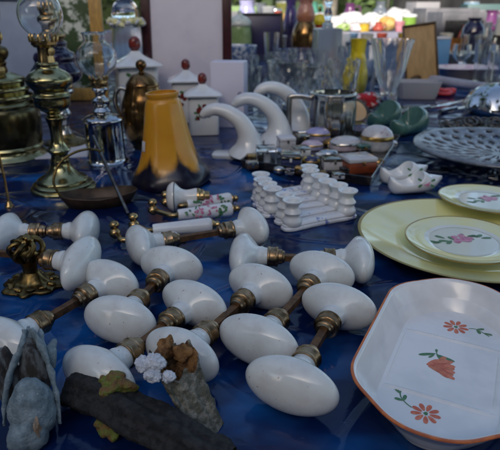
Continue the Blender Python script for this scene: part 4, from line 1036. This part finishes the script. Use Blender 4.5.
# ------------------------------------------------------------------ left: pan, rod, paper, small brass
def pan():
    p = G(100, 204); t = thing('iron_pan', 'shallow dark brown metal pan with a wire hoop handle', 'pan', (p.x, p.y, 0), .28)
    mb = MB(); rg = []
    for s, z in ((.75, 0), (.8, .001), (.95, .010), (1, .016), (.985, .0168), (.93, .010), (.74, .003), (.02, .0025)):
        rg.append([(.058 * s * math.cos(2 * PI * j / 48), .030 * s * math.sin(2 * PI * j / 48), z + .004 * abs(math.cos(2 * PI * j / 48)) * (s > .9)) for j in range(48)])
    mb.loft(rg); mb.build('bowl', iron, t)
    h = MB(); pts = [(-.055, .0, .018), (-.062, .0, .040), (-.052, .006, .064), (-.032, .012, .078), (-.008, .018, .082), (.010, .024, .076)]
    h.tube(cr(pts, 6), .0019, 8); h.build('hoop_handle', brass_dark, t)
pan()
a, b_ = G(128, 214, .003), at(93, .86, .085)
rod_thing('metal_rod', 'thin grey metal rod slanting down over the dark pan', 'rod', [b_, b_.lerp(a, .5), a], [.0026, .0028, .0026], steel, 10, 2)
pp_ = G(1, 214); tp = G(5, 216) + Vector((-.012, .05, .09))
def snuffer():
    t = thing('brass_snuffer', 'thin brass rod with bead end leaning at the left edge', 'snuffer', (pp_.x, pp_.y, 0))
    s = MB(); s.tube([(.0, .03, .003), (-.006, .042, .045), (-.012, .05, .085)], [.002] * 3, 8); s.build('rod', brass, t)
    c = MB(); c.lathe(cr([(.007, 0), (.0065, .002), (.004, .006), (.0025, .009)], 3), 24, M=T(0, .03, 0)); c.build('foot', brass, t)
snuffer()
mb = MB(); rg = [[(x, y, z) for x, y in rrect(.085, .06, .003, 2)] for z in (0, .0015)]
mb.loft(rg); tag(mb.build('paper_sheet', card, loc=G(82, 150), rz=.2), 'sheet of white paper lying between brass and chrome lamps', 'paper')
Y = 1.62
def glass_jar():
    p = at(133, Y); t = thing('glass_jar', 'clear glass jar topped with a yellow flowered band behind the chrome lamp', 'jar', (p.x, Y, 0))
    chimney(Y, 0, [(11, 104), (15, 100), (15, 70), (15, 30), (13, 24), (14, 18)], 'jar', t, m=greyglass)
    b = MB(); z = zat(Y, 22); r = 15 * mpp(Y, z); rnd = random.Random(3)
    for q in range(34):
        a = q / 34 * 2 * PI; b.blob((r * math.cos(a), r * math.sin(a), z + rnd.uniform(-.006, .006)), (.011, .011, .009), q, .2, 10, 8, mi=q % 3 == 0)
    b.build('flower_band', [yellowglaze, whiteglaze], t)
    lathe_part('lid', Y, [(12, 18), (14, 14), (12, 6), (6, -2), (2, -8)], greyglass, t, 3)
glass_jar()

# ------------------------------------------------------------------ foreground driftwood and stones
def log():
    a, b_ = G(74, 388, .016), G(228, 462, .016)
    t = thing('charred_log', 'black charred log lying across the front with a patch of green moss', 'log', (a.x, a.y, 0))
    mb = MB(); rnd = random.Random(9); n = 90; seg = 56; rings = []; d = (b_ - a)
    for i in range(n + 1):
        u = i / n; c = a.lerp(b_, u) - Vector((a.x, a.y, 0)); c += Vector((.003 * math.sin(7 * u), .002 * math.sin(11 * u), .003 * math.sin(4 * u)))
        r0 = .0150 * (1 + .10 * math.sin(5 * u + 1) + .06 * math.sin(13 * u)); r0 *= min(1, .80 + u * 7) * min(1, .7 + (1 - u) * 6)
        t_ = d.normalized(); w = Vector((0, 0, 1)); s = t_.cross(w).normalized()
        ring = []
        for k in range(seg):
            q = 2 * PI * k / seg; rr_ = r0 * (1 + .10 * math.cos(5 * q + 1.2 * u) + .05 * math.sin(2 * q + 2 * u) + .03 * math.sin(13 * q + 3 * u) + .02 * math.sin(23 * q - 4 * u) + rnd.uniform(-.012, .012))
            ring.append(tuple(c + s * math.cos(q) * rr_ + w * math.sin(q) * rr_ * .92 + t_ * (.008 * math.sin(2 * q) if i in (0, n) else 0)))
        rings.append(ring)
    mb.loft(rings); mb.roughen(.0013, 95, 2, octv=5); mb.build('wood', charred, t, sharp=70)
    m = MB()
    for q, (x, y, z, r) in enumerate([tuple(G(px_, py_, z_) - Vector((a.x, a.y, 0))) + (r_,) for px_, py_, z_, r_ in ((106, 381, .030, .0085), (115, 381, .033, .0092), (122, 387, .032, .008), (112, 388, .033, .0075), (104, 428, .008, .006), (112, 434, .006, .005))]): m.blob((x, y, z), (r, r * .8, r * .85), q + 3, .2, 22, 14)
    m.roughen(.0016, 180, 5); m.build('moss', mossy, t)
log()
def stump():
    p = G(196, 428); t = thing('bark_stump', 'broken grey bark stump with brown hollow top and white crystals', 'stump', (p.x, p.y, 0), .1)
    mb = MB(); rnd = random.Random(4); rings = []; seg = 64; n = 44
    top = lambda q: .050 + .007 * math.sin(2 * q + .6) + .004 * math.sin(5 * q) + .003 * math.sin(9 * q + 2)
    def rad(q, u): return (.0120 + .0015 * u + .003 * (u > .7) * (u - .7) / .3) * (1 + .12 * math.sin(3 * q + 1 + u) + .06 * math.sin(6 * q + 3 * u) + .03 * math.sin(11 * q + 9 * u))
    axis = lambda u: Vector((.006 - .022 * u, .0 + .014 * u, 0))
    for i in range(n + 1):
        u = i / n; ring = []
        for k in range(seg):
            q = 2 * PI * k / seg; r = rad(q, u) * (1 + rnd.uniform(-.025, .025)); c = axis(u); ring.append((c.x + r * math.cos(q), c.y + r * math.sin(q), top(q) * u))
        rings.append(ring)
    mis = [0] * n
    for j in range(8):
        u = 1 - j * .05; ring = []
        for k in range(seg):
            q = 2 * PI * k / seg; r = rad(q, 1) * (.93 - .10 * j) * (1 + rnd.uniform(-.04, .04)); c = axis(1); ring.append((c.x + r * math.cos(q), c.y + r * math.sin(q), top(q) * (1 - .02) - .0022 * j - .003 * abs(math.sin(2 * q + j * .5)) + .0012 * rnd.uniform(-1, 1)))
        rings.append(ring); mis.append(1)
    mb.loft(rings, mis=mis); mb.roughen(.0016, 160, 3); mb.build('bark', [bark, innerwood], t, sharp=75)
    ridge = MB(); ridge.blob((-.019, .020, .055), (.007, .006, .009), 6, .25, 20, 14); ridge.blob((-.008, .016, .053), (.006, .005, .007), 8, .25, 20, 14); ridge.roughen(.002, 150, 4); ridge.build('wood_knot', innerwood, t, sharp=75)
    for j, (x, y, z, r) in enumerate([(-.0335, .004, .0550, .0068), (-.0260, .002, .0575, .0074), (-.0270, -.004, .0515, .0062), (-.0165, -.006, .0510, .0048)]):
        c = MB(); c.blob((0, 0, 0), (r, r * .9, r * .86), j + 11, .10, 56, 40)
        for i_, v_ in enumerate(c.v):
            p_ = Vector(v_); cell = mnoise.voronoi(p_ * 520 + Vector((j * 7, 0, 0)))[0]; c.v[i_] = tuple(p_ * (1.06 - .22 * min(1, cell[0] * 1.3)))
        c.roughen(.0005, 900, j)
        c.build('crystal', crystalwhite, t, loc=(x, y, z), sharp=25)
stump()
def pod():
    p = G(34, 440); t = thing('dried_pod', 'dry blue grey pod with dark husk arms, cracked at its tip', 'dried pod', (p.x, p.y, 0), .05)
    b = MB(); b.blob((.002, .004, .026), (.0165, .016, .024), 4, .05, 72, 48); b.blob((.000, -.005, .012), (.0135, .012, .015), 6, .07, 32, 20)
    for i_, v_ in enumerate(b.v):
        f_ = 1 - .30 * max(0, (v_[2] - .022) / .03) - (.10 * math.exp(-((v_[0] - .002) / .0018) ** 2) * (v_[1] < 0)); b.v[i_] = (v_[0] * (1 - .30 * max(0, (v_[2] - .022) / .03)), v_[1] * f_, v_[2])
    b.roughen(.0010, 140, 1, octv=5); b.build('pod', podgrey, t, sharp=80)
    h = MB()
    for s in (-1, 1):
        pts = [(-.003 + s * .002, .030, .071), (s * .006, .024, .062), (s * .013, .016, .048), (s * .0175, .008, .030), (s * .019, .002, .012)]
        h.tube(cr(pts, 6), [q[0] for q in cr([(.0028,), (.0038,), (.0034,), (.0028,), (.0015,)], 6)], 12, flat=.55, mi=1)
    h.blob((-.002, .026, .040), (.010, .008, .026), 12, .15, 24, 16)
    h.blob((-.020, .024, .030), (.008, .012, .030), 8, .22, 24, 16)
    h.roughen(.0013, 140, 6); h.build('husk', [poddark, podgrey], t, sharp=80)
    f = MB()
    for x0, xx, hh in ((-.006, .003, .062), (.005, -.001, .069), (.0105, .002, .060), (-.001, -.003, .071)):
        pts = [(x0, .022, .044), (x0 + xx * .3, .024, .054), (x0 + xx * .7, .028, .5 * (hh + .054)), (x0 + xx, .034, hh)]
        f.tube(cr(pts, 5), [.0042, .0045, .0048, .0050, .0050, .0049, .0048, .0046, .0043, .004, .0036, .0032, .0027, .0022, .0016, .001], 8, flat=.5)
    f.roughen(.0009, 170, 7); f.build('ragged_fibres', podgrey, t, sharp=80)
    c = MB(); c.blob((.0085, -.010, .018), (.0022, .004, .010), 3, .3, 18, 14); c.build('crack', podcrack, t, sharp=80)
pod()

# ------------------------------------------------------------------ goods on the second table
def ginger_jar(px, Y, pts, m, label, name='storage_jar', cat='jar', lid=None, lm=None, z0=0):
    p = at(px, Y, z0); t = thing(name, label, cat, (p.x, Y, z0))
    pr = prof(Y, pts, z0); b0 = pr[0][1]; mb = MB(); mb.lathe(cr([(r, z - b0) for r, z in pr], 3), 40); mb.build('body', m, t)
    if lid: 
        l = MB(); l.lathe(cr([(r, z - b0) for r, z in prof(Y, lid, z0)], 3), 40); l.build('lid', lm or m, t)
    return t
ginger_jar(240, 3.05, [(10, 58), (11.5, 55), (12, 40), (11.5, 25), (10, 21)], greenjar_m, 'green storage jar with pale lid left of the navy panel', lid=[(11.5, 22), (12, 19), (9, 14), (3, 11), (2.5, 8), (.2, 6)], lm=plategreen)
ginger_jar(304, 3.2, [(9, 55), (11, 51), (13, 42), (13, 30), (10, 21), (7, 16)], copper, 'copper lustre jar with rosy top beside the navy panel', lid=[(8, 17), (9.5, 12), (8.5, 5), (6.5, -1), (8.5, -8), (3, -12)], lm=mat('rosy_glaze', (.42, .17, .09), .3, coat=.4, col2=(.5, .25, .2), nscale=20))
ginger_jar(318, 3.4, [(5, 50), (6, 46), (6.5, 32), (7, 20), (6.5, 17)], redpl, 'red cup with bright yellow lid beside the copper jar', name='lidded_cup', cat='cup', lid=[(8.5, 18), (9, 14), (6, 9), (.5, 7)], lm=mat('bright_yellow', (.72, .58, .03), .3))
ginger_jar(268, 3.9, [(8, 48), (9, 44), (10, 30), (8, 18), (6, 10), (7, 4)], whiteglaze, 'white china vase behind the navy panel', name='china_vase', cat='vase')
ginger_jar(290, 4.1, [(6, 46), (7, 42), (9, 30), (7, 16), (5, 4), (6, -3)], navyglass, 'tall dark blue vase behind the copper jar', name='tall_vase', cat='vase')
ginger_jar(247, 4.2, [(9, 45), (10, 40), (11, 25), (9, 12), (7, 4), (8, -2)], lilacenamel, 'lilac vase standing behind the green jar', name='tall_vase', cat='vase')
ginger_jar(470, 3.6, [(8, 50), (10, 46), (12, 36), (10, 24), (6, 18), (7, 14)], navyglass, 'dark round bottle behind the candle on the navy table', name='tall_vase', cat='vase')
ginger_jar(412, 3.3, [(9, 54), (10, 51), (12, 44), (11, 38), (9, 36)], bluebowl, 'blue patterned sugar pot behind the brown board', name='sugar_pot', cat='pot', lid=[(10, 37), (7, 33), (2, 31), (2, 28), (.3, 26)], lm=bluebowl)
ginger_jar(340, 3.7, [(8, 50), (9, 46), (10, 38), (9, 31)], whiteglaze, 'white china cup behind the clear decanter', name='china_cup', cat='cup')
ginger_jar(395, 3.6, [(12, 50), (13, 47), (15, 42), (14, 37)], greyglass, 'squat smoky glass pot behind the cut vase', name='glass_pot', cat='pot')
def slab_box(px, Y, hw, hd, y_top, mats, label, name='carton', cat='box', z0=0, rz=0, stripe=True):
    p = at(px, Y, z0); k = mpp(Y, z0); zt = zat(Y, y_top) - z0; b = MB(); b.rbox(hw * k, hd, 0, zt, .008, .004)
    if stripe: b.rbox(hw * k * .86, .004, zt * .25, zt * .78, .004, .002, 1, T(0, -hd - .002, 0))
    return tag(b.build(name, mats, loc=(p.x, p.y, z0 + .0005), rz=rz), label, cat)
slab_box(452, 4.2, 22, .14, 12, [greypl, blackplastic], 'grey box with black front panel behind the wine glasses', rz=.1)
slab_box(420, 4.25, 10, .12, 26, [card, rustred], 'flat white carton with rust red front behind the brown board', rz=-.2)
slab_box(215, 3.4, 16, .12, 24, [darkwood, goldwood], 'dark wooden box with gold front behind the maroon frame', rz=.1)

# far stall with linen, sunlit
FZ = .051
CC = {'mustard': (.55, .36, .04), 'brick red': (.42, .08, .05), 'sea green': (.10, .33, .24), 'sky blue': (.25, .45, .65), 'rose pink': (.62, .26, .30), 'plum': (.14, .04, .13), 'ivory': (.72, .68, .55), 'slate grey': (.16, .18, .21), 'coral': (.65, .22, .13), 'olive': (.18, .18, .05)}
SH = {'jug': [(.8, 0), (1, .1), (1.1, .35), (.8, .65), (.62, .85), (.75, 1)], 'tin': [(.95, 0), (1, .02), (1, .84), (1.05, .85), (1.05, .99), (.9, 1)], 'vase': [(.5, 0), (.6, .05), (1, .35), (.8, .65), (.35, .85), (.5, 1)], 'beaker': [(.7, 0), (.72, .03), (.9, .5), (1.1, 1)], 'urn': [(.6, 0), (.3, .12), (.9, .4), (1.05, .6), (.6, .8), (.75, 1)]}
def clutter(px, Y, z0, hw, y_top, colour, kind, where):
    p = at(px, Y, z0); k = mpp(Y, z0); h = max(.05, zat(Y, y_top) - z0); w = hw * k
    m = mat(colour.replace(' ', '_') + '_ware', CC[colour], .25, coat=.3, col2=tuple(c * .7 for c in CC[colour]), nscale=30)
    t = thing(kind, '%s %s %s' % (colour, kind, where), kind, (p.x, p.y, z0 + .0005)); mb = MB()
    pr = cr([(r_ * w, z * h) for r_, z in SH[kind]], 4); mb.lathe(pr + [(r_ * .86, z) for r_, z in reversed(pr[len(pr) // 2:])], 32); mb.build('body', m, t)
    if kind == 'jug':
        hd = MB(); hd.tube(cr([(w * .7, 0, h * .85), (w * 1.35, 0, h * .85), (w * 1.4, 0, h * .55), (w * 1.0, 0, h * .35)], 5), w * .11, 8); hd.build('handle', m, t)
    if kind == 'tin':
        l = MB(); l.lathe([(w * 1.06, h * .97), (w * 1.06, h * 1.02), (w * .98, h * 1.04), (w * .05, h * 1.05)], 32); l.build('lid', mat('tin_lid', (.5, .5, .5), .3, metal=.8), t)
NT, FS, BS = 'among the goods on the navy table', 'on the far linen stall', 'on the black far stall'
for q in [(258, 3.7, 0, 5, 34, 'ivory', 'jug', NT), (281, 3.5, 0, 5, 36, 'slate grey', 'tin', NT), (330, 3.9, 0, 6, 30, 'rose pink', 'jug', NT), (352, 4.2, 0, 5, 33, 'sky blue', 'beaker', NT), (366, 3.9, 0, 6, 34, 'ivory', 'tin', NT), (381, 4.3, 0, 5, 33, 'brick red', 'beaker', NT), (402, 4.0, 0, 5, 33, 'mustard', 'beaker', NT), (424, 3.7, 0, 5, 30, 'plum', 'vase', NT), (444, 3.6, 0, 6, 33, 'ivory', 'beaker', NT), (461, 4.0, 0, 5, 25, 'brick red', 'vase', NT), (484, 4.1, 0, 6, 22, 'slate grey', 'jug', NT), (497, 3.8, 0, 6, 28, 'olive', 'urn', NT), (310, 4.3, 0, 5, 18, 'plum', 'urn', NT), (275, 4.4, 0, 6, 10, 'brick red', 'tin', NT),
          (302, 5.7, FZ, 7, 16, 'sky blue', 'jug', FS), (326, 5.65, FZ, 5, 20, 'coral', 'tin', FS), (364, 5.62, FZ, 5, 23, 'mustard', 'tin', FS), (378, 5.62, FZ, 5, 22, 'brick red', 'jug', FS), (399, 5.6, FZ, 5, 21, 'rose pink', 'beaker', FS), (349, 6.5, FZ, 7, 3, 'plum', 'jug', FS), (379, 6.6, FZ, 7, 1, 'slate grey', 'urn', FS), (312, 6.6, FZ, 7, 2, 'sea green', 'jug', FS) , (258, 6.4, FZ, 8, 3, 'slate grey', 'beaker', FS), (284, 6.5, FZ, 8, 2, 'olive', 'tin', FS),
          (430, 5.8, FZ, 6, 17, 'coral', 'beaker', BS), (458, 5.75, FZ, 7, 14, 'slate grey', 'urn', BS), (489, 5.8, FZ, 8, 10, 'plum', 'jug', BS), (468, 6.4, FZ, 7, 2, 'sky blue', 'tin', BS), (497, 6.3, FZ, 7, 4, 'sea green', 'urn', BS)]: clutter(*q)
for px, Y, r1, yb, yt, lab in [(459, 2.55, 9, 66, 38, 'clear goblet behind the pink platter, left in the right hand crystal'), (484, 2.45, 10, 66, 36, 'clear goblet in the middle of the right hand crystal'), (499, 2.55 + .3, 9, 60, 32, 'clear goblet at the right edge behind the candle')]:
    glass_vessel(px, Y, [(r1 * .7, yb), (r1 * .7, yb - 1), (1.6, yb - 3), (1.5, yb - 9), (r1 * .6, yb - 12), (r1, (yb + yt) / 2 - 4), (r1 * .95, yt)], lab, 'wine_glass', 'wine glass', 'clear goblets at the right', m=glass, solid_below=yb - 11)
far = [(335, 5.85, (16, 15, 9), whitecloth, 'white linen bundle at the left end of the far sunlit heap'),
       (352, 6.1, (15, 15, 11), whitecloth, 'white pillow like bundle second from left on the far stall'),
       (371, 5.9, (15, 15, 11), whitecloth, 'big white bundle in the middle of the far stall'),
       (360, 5.68, (15, 10, 5), pinkcloth, 'pinkish folded cloth in front of the white bundles'),
       (386, 5.75, (12, 12, 9), creamcloth, 'ochre cushion beside the white bundles on the far stall'),
       (343, 5.66, (8, 8, 5), limecloth, 'small lime and white cloth at the front of the far stall'),
       (318, 6.2, (12, 12, 10), pinkcloth, 'pinkish bundle at the far stall behind the yellow lidded cup'),
       (396, 6.2, (14, 14, 13), whitecloth, 'tall white bundle at the right end of the far heap'),
       (290, 6.2, (14, 14, 11), creamcloth, 'ochre bundle on the far stall behind the tall vases')]
for i, (px, Y, r, m, lab) in enumerate(far): bundle(px, 0, Y, tuple(.82 * q for q in r), m, lab, 'linen_bundle', 'linen', FZ, 20 + i, .14, 6)
def lidded_tub(px, Y, label, m1, m2):
    p = at(px, Y, FZ); k = mpp(Y, FZ); t = thing('plastic_tub', label, 'tub', (p.x, Y, FZ))
    b = MB(); b.lathe([(6 * k, 0), (6.4 * k, .004), (7 * k, .13), (7.2 * k, .132)], 32); b.build('body', m1, t)
    l = MB(); l.lathe([(7.6 * k, .133), (7.6 * k, .15), (6.6 * k, .158), (1 * k, .16)], 32); l.build('lid', m2, t)
lidded_tub(389, 6.5, 'bright blue plastic tub on the far stall', bluepl, whiteglaze)
lidded_tub(408, 5.7, 'lime green tub with white lid at the front right of the far stall', mat('lime_plastic', (.18, .33, .05), .4), whiteglaze)
lidded_tub(270, 5.8, 'dull red tub with white lid on the left of the far stall', redpl, whiteglaze)
slab_box(443, 5.95, 26, .2, 8, [greypl, redpl], 'large grey box with red front on the black far stall', z0=FZ, rz=.05)
slab_box(478, 6.1, 17, .16, 4, [mat('pale_green_box', (.07, .13, .13), .5), greypl], 'pale green box at the right of the black far stall', z0=FZ, rz=-.1)
slab_box(420, 6.3, 12, .14, 2, [mat('dull_white_card', (.3, .29, .3), .6), bluepl], 'white box with blue front on the black far stall', z0=FZ, rz=.15)
slab_box(235, 6.2, 20, .18, 6, [greenjar_m, greypl], 'green crate at the left end of the far stall', z0=FZ, rz=.1)

# ------------------------------------------------------------------ the place behind: trees, hedge; added light-blocking trees, backdrop, van, house
leafm = [mat('leaf_dark', (.030, .060, .018), .6, col2=(.05, .09, .02), nscale=3), mat('leaf_mid', (.055, .10, .025), .6, col2=(.08, .13, .035), nscale=3), mat('leaf_light', (.10, .15, .045), .6, col2=(.07, .11, .03), nscale=3)]
def tree(x, y, h, r, seed, label, ls=.07):
    rnd = random.Random(seed); t = thing('plane_tree', label, 'tree', (x, y, GROUND_Z), 0, 'trees behind the market')
    tr = MB(); tr.tube(cr([(0, 0, 0), (.05, .03, h * .2), (-.05, .05, h * .45), (.03, 0, h * .75)], 5), [.22 - .012 * i for i in range(16)], 12)
    limbs = []
    for k in range(7):
        a = rnd.uniform(0, 6.3); z = h * rnd.uniform(.28, .55); e = Vector((r * .7 * math.cos(a), r * .7 * math.sin(a), z + h * rnd.uniform(.1, .35))); limbs.append(e)
        tr.tube(cr([(0, 0, z), tuple(Vector((0, 0, z)).lerp(e, .5) + Vector((0, 0, .15))), tuple(e)], 4), [.09 - .008 * i for i in range(9)], 8)
    tr.build('trunk', mat('tree_bark', (.14, .12, .09), .9, col2=(.22, .2, .16), nscale=6, bump=.8, bscale=14), t)
    c = MB()
    clumps = [e + Vector((rnd.gauss(0, .3), rnd.gauss(0, .3), rnd.gauss(0, .3))) for e in limbs for _ in range(3)]
    clumps += [Vector((r * .8 * rnd.uniform(-1, 1), r * .8 * rnd.uniform(-1, 1), h * rnd.uniform(.3, .95))) for _ in range(26)]
    for e in clumps:
        R_ = rnd.uniform(.4, .8) * (1 if ls < .1 else 1.4); mi = rnd.randrange(3)
        for _ in range(95 if ls < .14 else 110):
            d = Vector((rnd.gauss(0, 1), rnd.gauss(0, 1), rnd.gauss(0, .8))); d = d.normalized() * R_ * rnd.random() ** .5; q = e + d
            u = Vector((rnd.gauss(0, 1), rnd.gauss(0, 1), rnd.gauss(0, .6))).normalized(); v = u.orthogonal().normalized(); s = rnd.uniform(.7, 1.3) * ls
            c.add([tuple(q - u * s), tuple(q + v * s * .55), tuple(q + u * s), tuple(q - v * s * .55)], [(0, 1, 2, 3)], mi)
    c.build('crown', leafm, t, smooth=False)
for i, (x, y, h, r, lab) in enumerate([(-5.2, 13, 11.5, 3.4, 'leafy tree at the left behind the gilt frame'), (-1.8, 15, 12.0, 3.6, 'tall leafy tree straight behind the maroon frame'), (1.9, 14, 11.0, 3.4, 'leafy tree behind the far linen stall'), (5.6, 13, 11.5, 3.5, 'leafy tree at the right behind the black stall')]):  # backdrop trees, heights raised to block low sky light on the table
    tree(x, y, h, r, 40 + i, lab, .13)
for i, (x, y, h, r_, lab) in enumerate([(6.2, 2.6, 9.5, 3.2, 'added unseen tree cutting sky light on the right side of the market table'), (-6.0, -2.2, 9.5, 3.2, 'added unseen tree cutting sky light on the left behind the photographer'), (5.2, -4.6, 10, 3.4, 'added unseen tree cutting sky light on the right behind the photographer'), (-6.4, 6.5, 9, 3.0, 'added unseen tree cutting sky light at the left beyond the van')]):  # unseen trees added to cut side light and pattern the reflections
    tree(x, y, h, r_, 60 + i, lab, .16)
def hedge():
    rnd = random.Random(77); c = MB()
    for _ in range(9000):
        q = Vector((rnd.uniform(-11, 11), 17 + rnd.uniform(-.5, .5), rnd.uniform(0, 1) ** .8 * 2.6 + .2 * math.sin(rnd.random() * 6)))
        u = Vector((rnd.gauss(0, 1), rnd.gauss(0, .5), rnd.gauss(0, 1))).normalized(); v = u.orthogonal().normalized(); s = rnd.uniform(.08, .15)
        c.add([tuple(q - u * s), tuple(q + v * s * .6), tuple(q + u * s), tuple(q - v * s * .6)], [(0, 1, 2, 3)], rnd.randrange(3))
    c.rbox(11, .25, 0, 2.3, .1, .1, 0, T(0, 17, 0))
    tag(c.build('hedge', leafm, loc=(0, 0, GROUND_Z), smooth=False), 'long clipped green hedge closing off the market behind the trees', 'hedge')
hedge()
def back_sheet():  # dark backdrop added to blacken the far right background
    t = thing('added_backdrop', 'added black canvas sheet on two poles, darkening the view behind the black far stall', 'screen', (3.3, 7.3, GROUND_Z))
    c = MB(); n = 60; f = [(-1.5 + 3.0 * i / n, .035 * math.sin(i * .9) + .02 * math.sin(i * .37)) for i in range(n + 1)]
    c.loft([[(x, y - .004, z) for x, y in f] + [(x, y + .004, z) for x, y in reversed(f)] for z in (.1, .7, 1.3, 1.95)]); c.build('sheet', mat('black_canvas', (.012, .013, .014), .85, col2=(.025, .025, .026), nscale=3, bump=.4, bscale=9), t)
    for sx in (-1.56, 1.56):
        q = MB(); q.tube([(sx, 0, 0), (sx, 0, 2.1)], .022, 12); q.build('pole', steel, t)
back_sheet()
def van():  # added out of frame to dim the light from the left
    t = thing('light_block_van', 'added unseen dark blue panel van, dimming the left side of the stall', 'van', (-2.9, 1.2, GROUND_Z))
    b = MB(); out = [(-2.3, .35), (-2.3, 1.2), (-1.7, 1.35), (-1.2, 2.05), (-.8, 2.2), (2.2, 2.2), (2.3, 2.0), (2.3, .35)]
    rg = []
    for x, ins in ((-.85, .06), (-.82, .0), (.82, .0), (.85, .06)): rg.append([(x, y * (1 - ins * .4), 1.25 + (z - 1.25) * (1 - ins)) for y, z in out])
    b.loft(rg); b.build('body', mat('dark_blue_paint', (.02, .03, .06), .3, coat=.5), t)
    for y in (-1.5, 1.4):
        for sx in (-.76, .76):
            w = MB(); w.lathe([(.02, -.09), (.3, -.1), (.34, -.08), (.34, .08), (.3, .1), (.02, .09)], 32, M=T(sx, y, .34) @ R(PI / 2, 'Y')); w.build('wheel', blackplastic, t)
    g = MB(); g.rbox(.004, .32, 1.35, 1.9, .002, .002, M=T(.853, -.95, 0)); g.build('side_window', mat('window_pane', (.03, .04, .05), .05, coat=.5), t)
van()
def house():  # added unseen behind the camera so the near table lies in shade
    t = thing('sun_block_house', 'added unseen house front with shuttered windows, keeping the sun off the near table', 'house', (0, -9.0, GROUND_Z))
    w = MB(); w.rbox(9, .6, 0, 6.6, .02, .01); wo = w.build('wall', mat('pale_render', (.36, .33, .28), .9, col2=(.30, .27, .23), nscale=1.5, bump=.3, bscale=20), t)
    r = MB(); r.rbox(9.3, .9, 6.603, 6.8, .02, .01); r.build('roof', mat('roof_tile', (.22, .09, .05), .8), t)
    for x in (-6, -3.2, 3.2, 6):
        for z in (1.4, 4.0):
            f = MB(); f.rbox(.55, .05, z, z + 1.5, .01, .005, M=T(x, .625, 0)); fo = f.build('window', mat('window_pane', (.03, .04, .05), .05, coat=.5), t)
            s = MB()
            for sx in (-1, 1): s.rbox(.27, .03, z - .02, z + 1.52, .01, .005, M=T(x + sx * .85, .634, 0))
            s.build('shutter', mat('shutter_paint', (.10, .17, .20), .5), fo)
    d = MB(); d.rbox(.6, .05, 0, 2.3, .01, .005, M=T(0, .625, 0)); d.build('door', darkwood, t)
house()

# ------------------------------------------------------------------ light, sky, camera
EL, AZ = math.radians(25), math.radians(195)     # sun behind the camera; azimuth clockwise from +Y
W = bpy.data.worlds.new('World'); S.world = W; W.use_nodes = True
nt = W.node_tree; bg = nt.nodes['Background']
sky = nt.nodes.new('ShaderNodeTexSky'); sky.sky_type = 'NISHITA'; sky.sun_disc = False; sky.sun_elevation = EL; sky.sun_rotation = AZ
nt.links.new(sky.outputs[0], bg.inputs[0]); sky.dust_density = 2.6; sky.ozone_density = 1.0; sky.air_density = 1.0; bg.inputs[1].default_value = .12
sl = bpy.data.lights.new('sun', 'SUN'); sl.energy = 2.8; sl.angle = math.radians(.5); sl.color = (1, .95, .87)
so = bpy.data.objects.new('sun', sl); COL.objects.link(so)
d = Vector((math.sin(AZ) * math.cos(EL), math.cos(AZ) * math.cos(EL), math.sin(EL)))
so.rotation_euler = d.to_track_quat('Z', 'Y').to_euler(); so.location = (0, -3, 6)
cam = bpy.data.cameras.new('camera'); co = bpy.data.objects.new('camera', cam); COL.objects.link(co)
cam.sensor_width = 36; cam.sensor_fit = 'HORIZONTAL'; cam.lens = 36 * FPX / 500; cam.clip_start = .01; cam.clip_end = 500
co.location = (0, 0, CAM_H); co.rotation_euler = (PI / 2 - PITCH, 0, 0); S.camera = co
cam.dof.use_dof = True; cam.dof.focus_distance = .46; cam.dof.aperture_fstop = 13
S.view_settings.view_transform = 'Standard'; S.view_settings.look = 'None'; S.view_settings.gamma = 1; S.view_settings.exposure = 1.2
S.view_settings.use_curve_mapping = False
S.cycles.use_denoising = True; S.cycles.max_bounces = 12; S.cycles.transmission_bounces = 10; S.cycles.glossy_bounces = 5
S.cycles.caustics_refractive = True; S.cycles.caustics_reflective = False; S.cycles.sample_clamp_indirect = 4
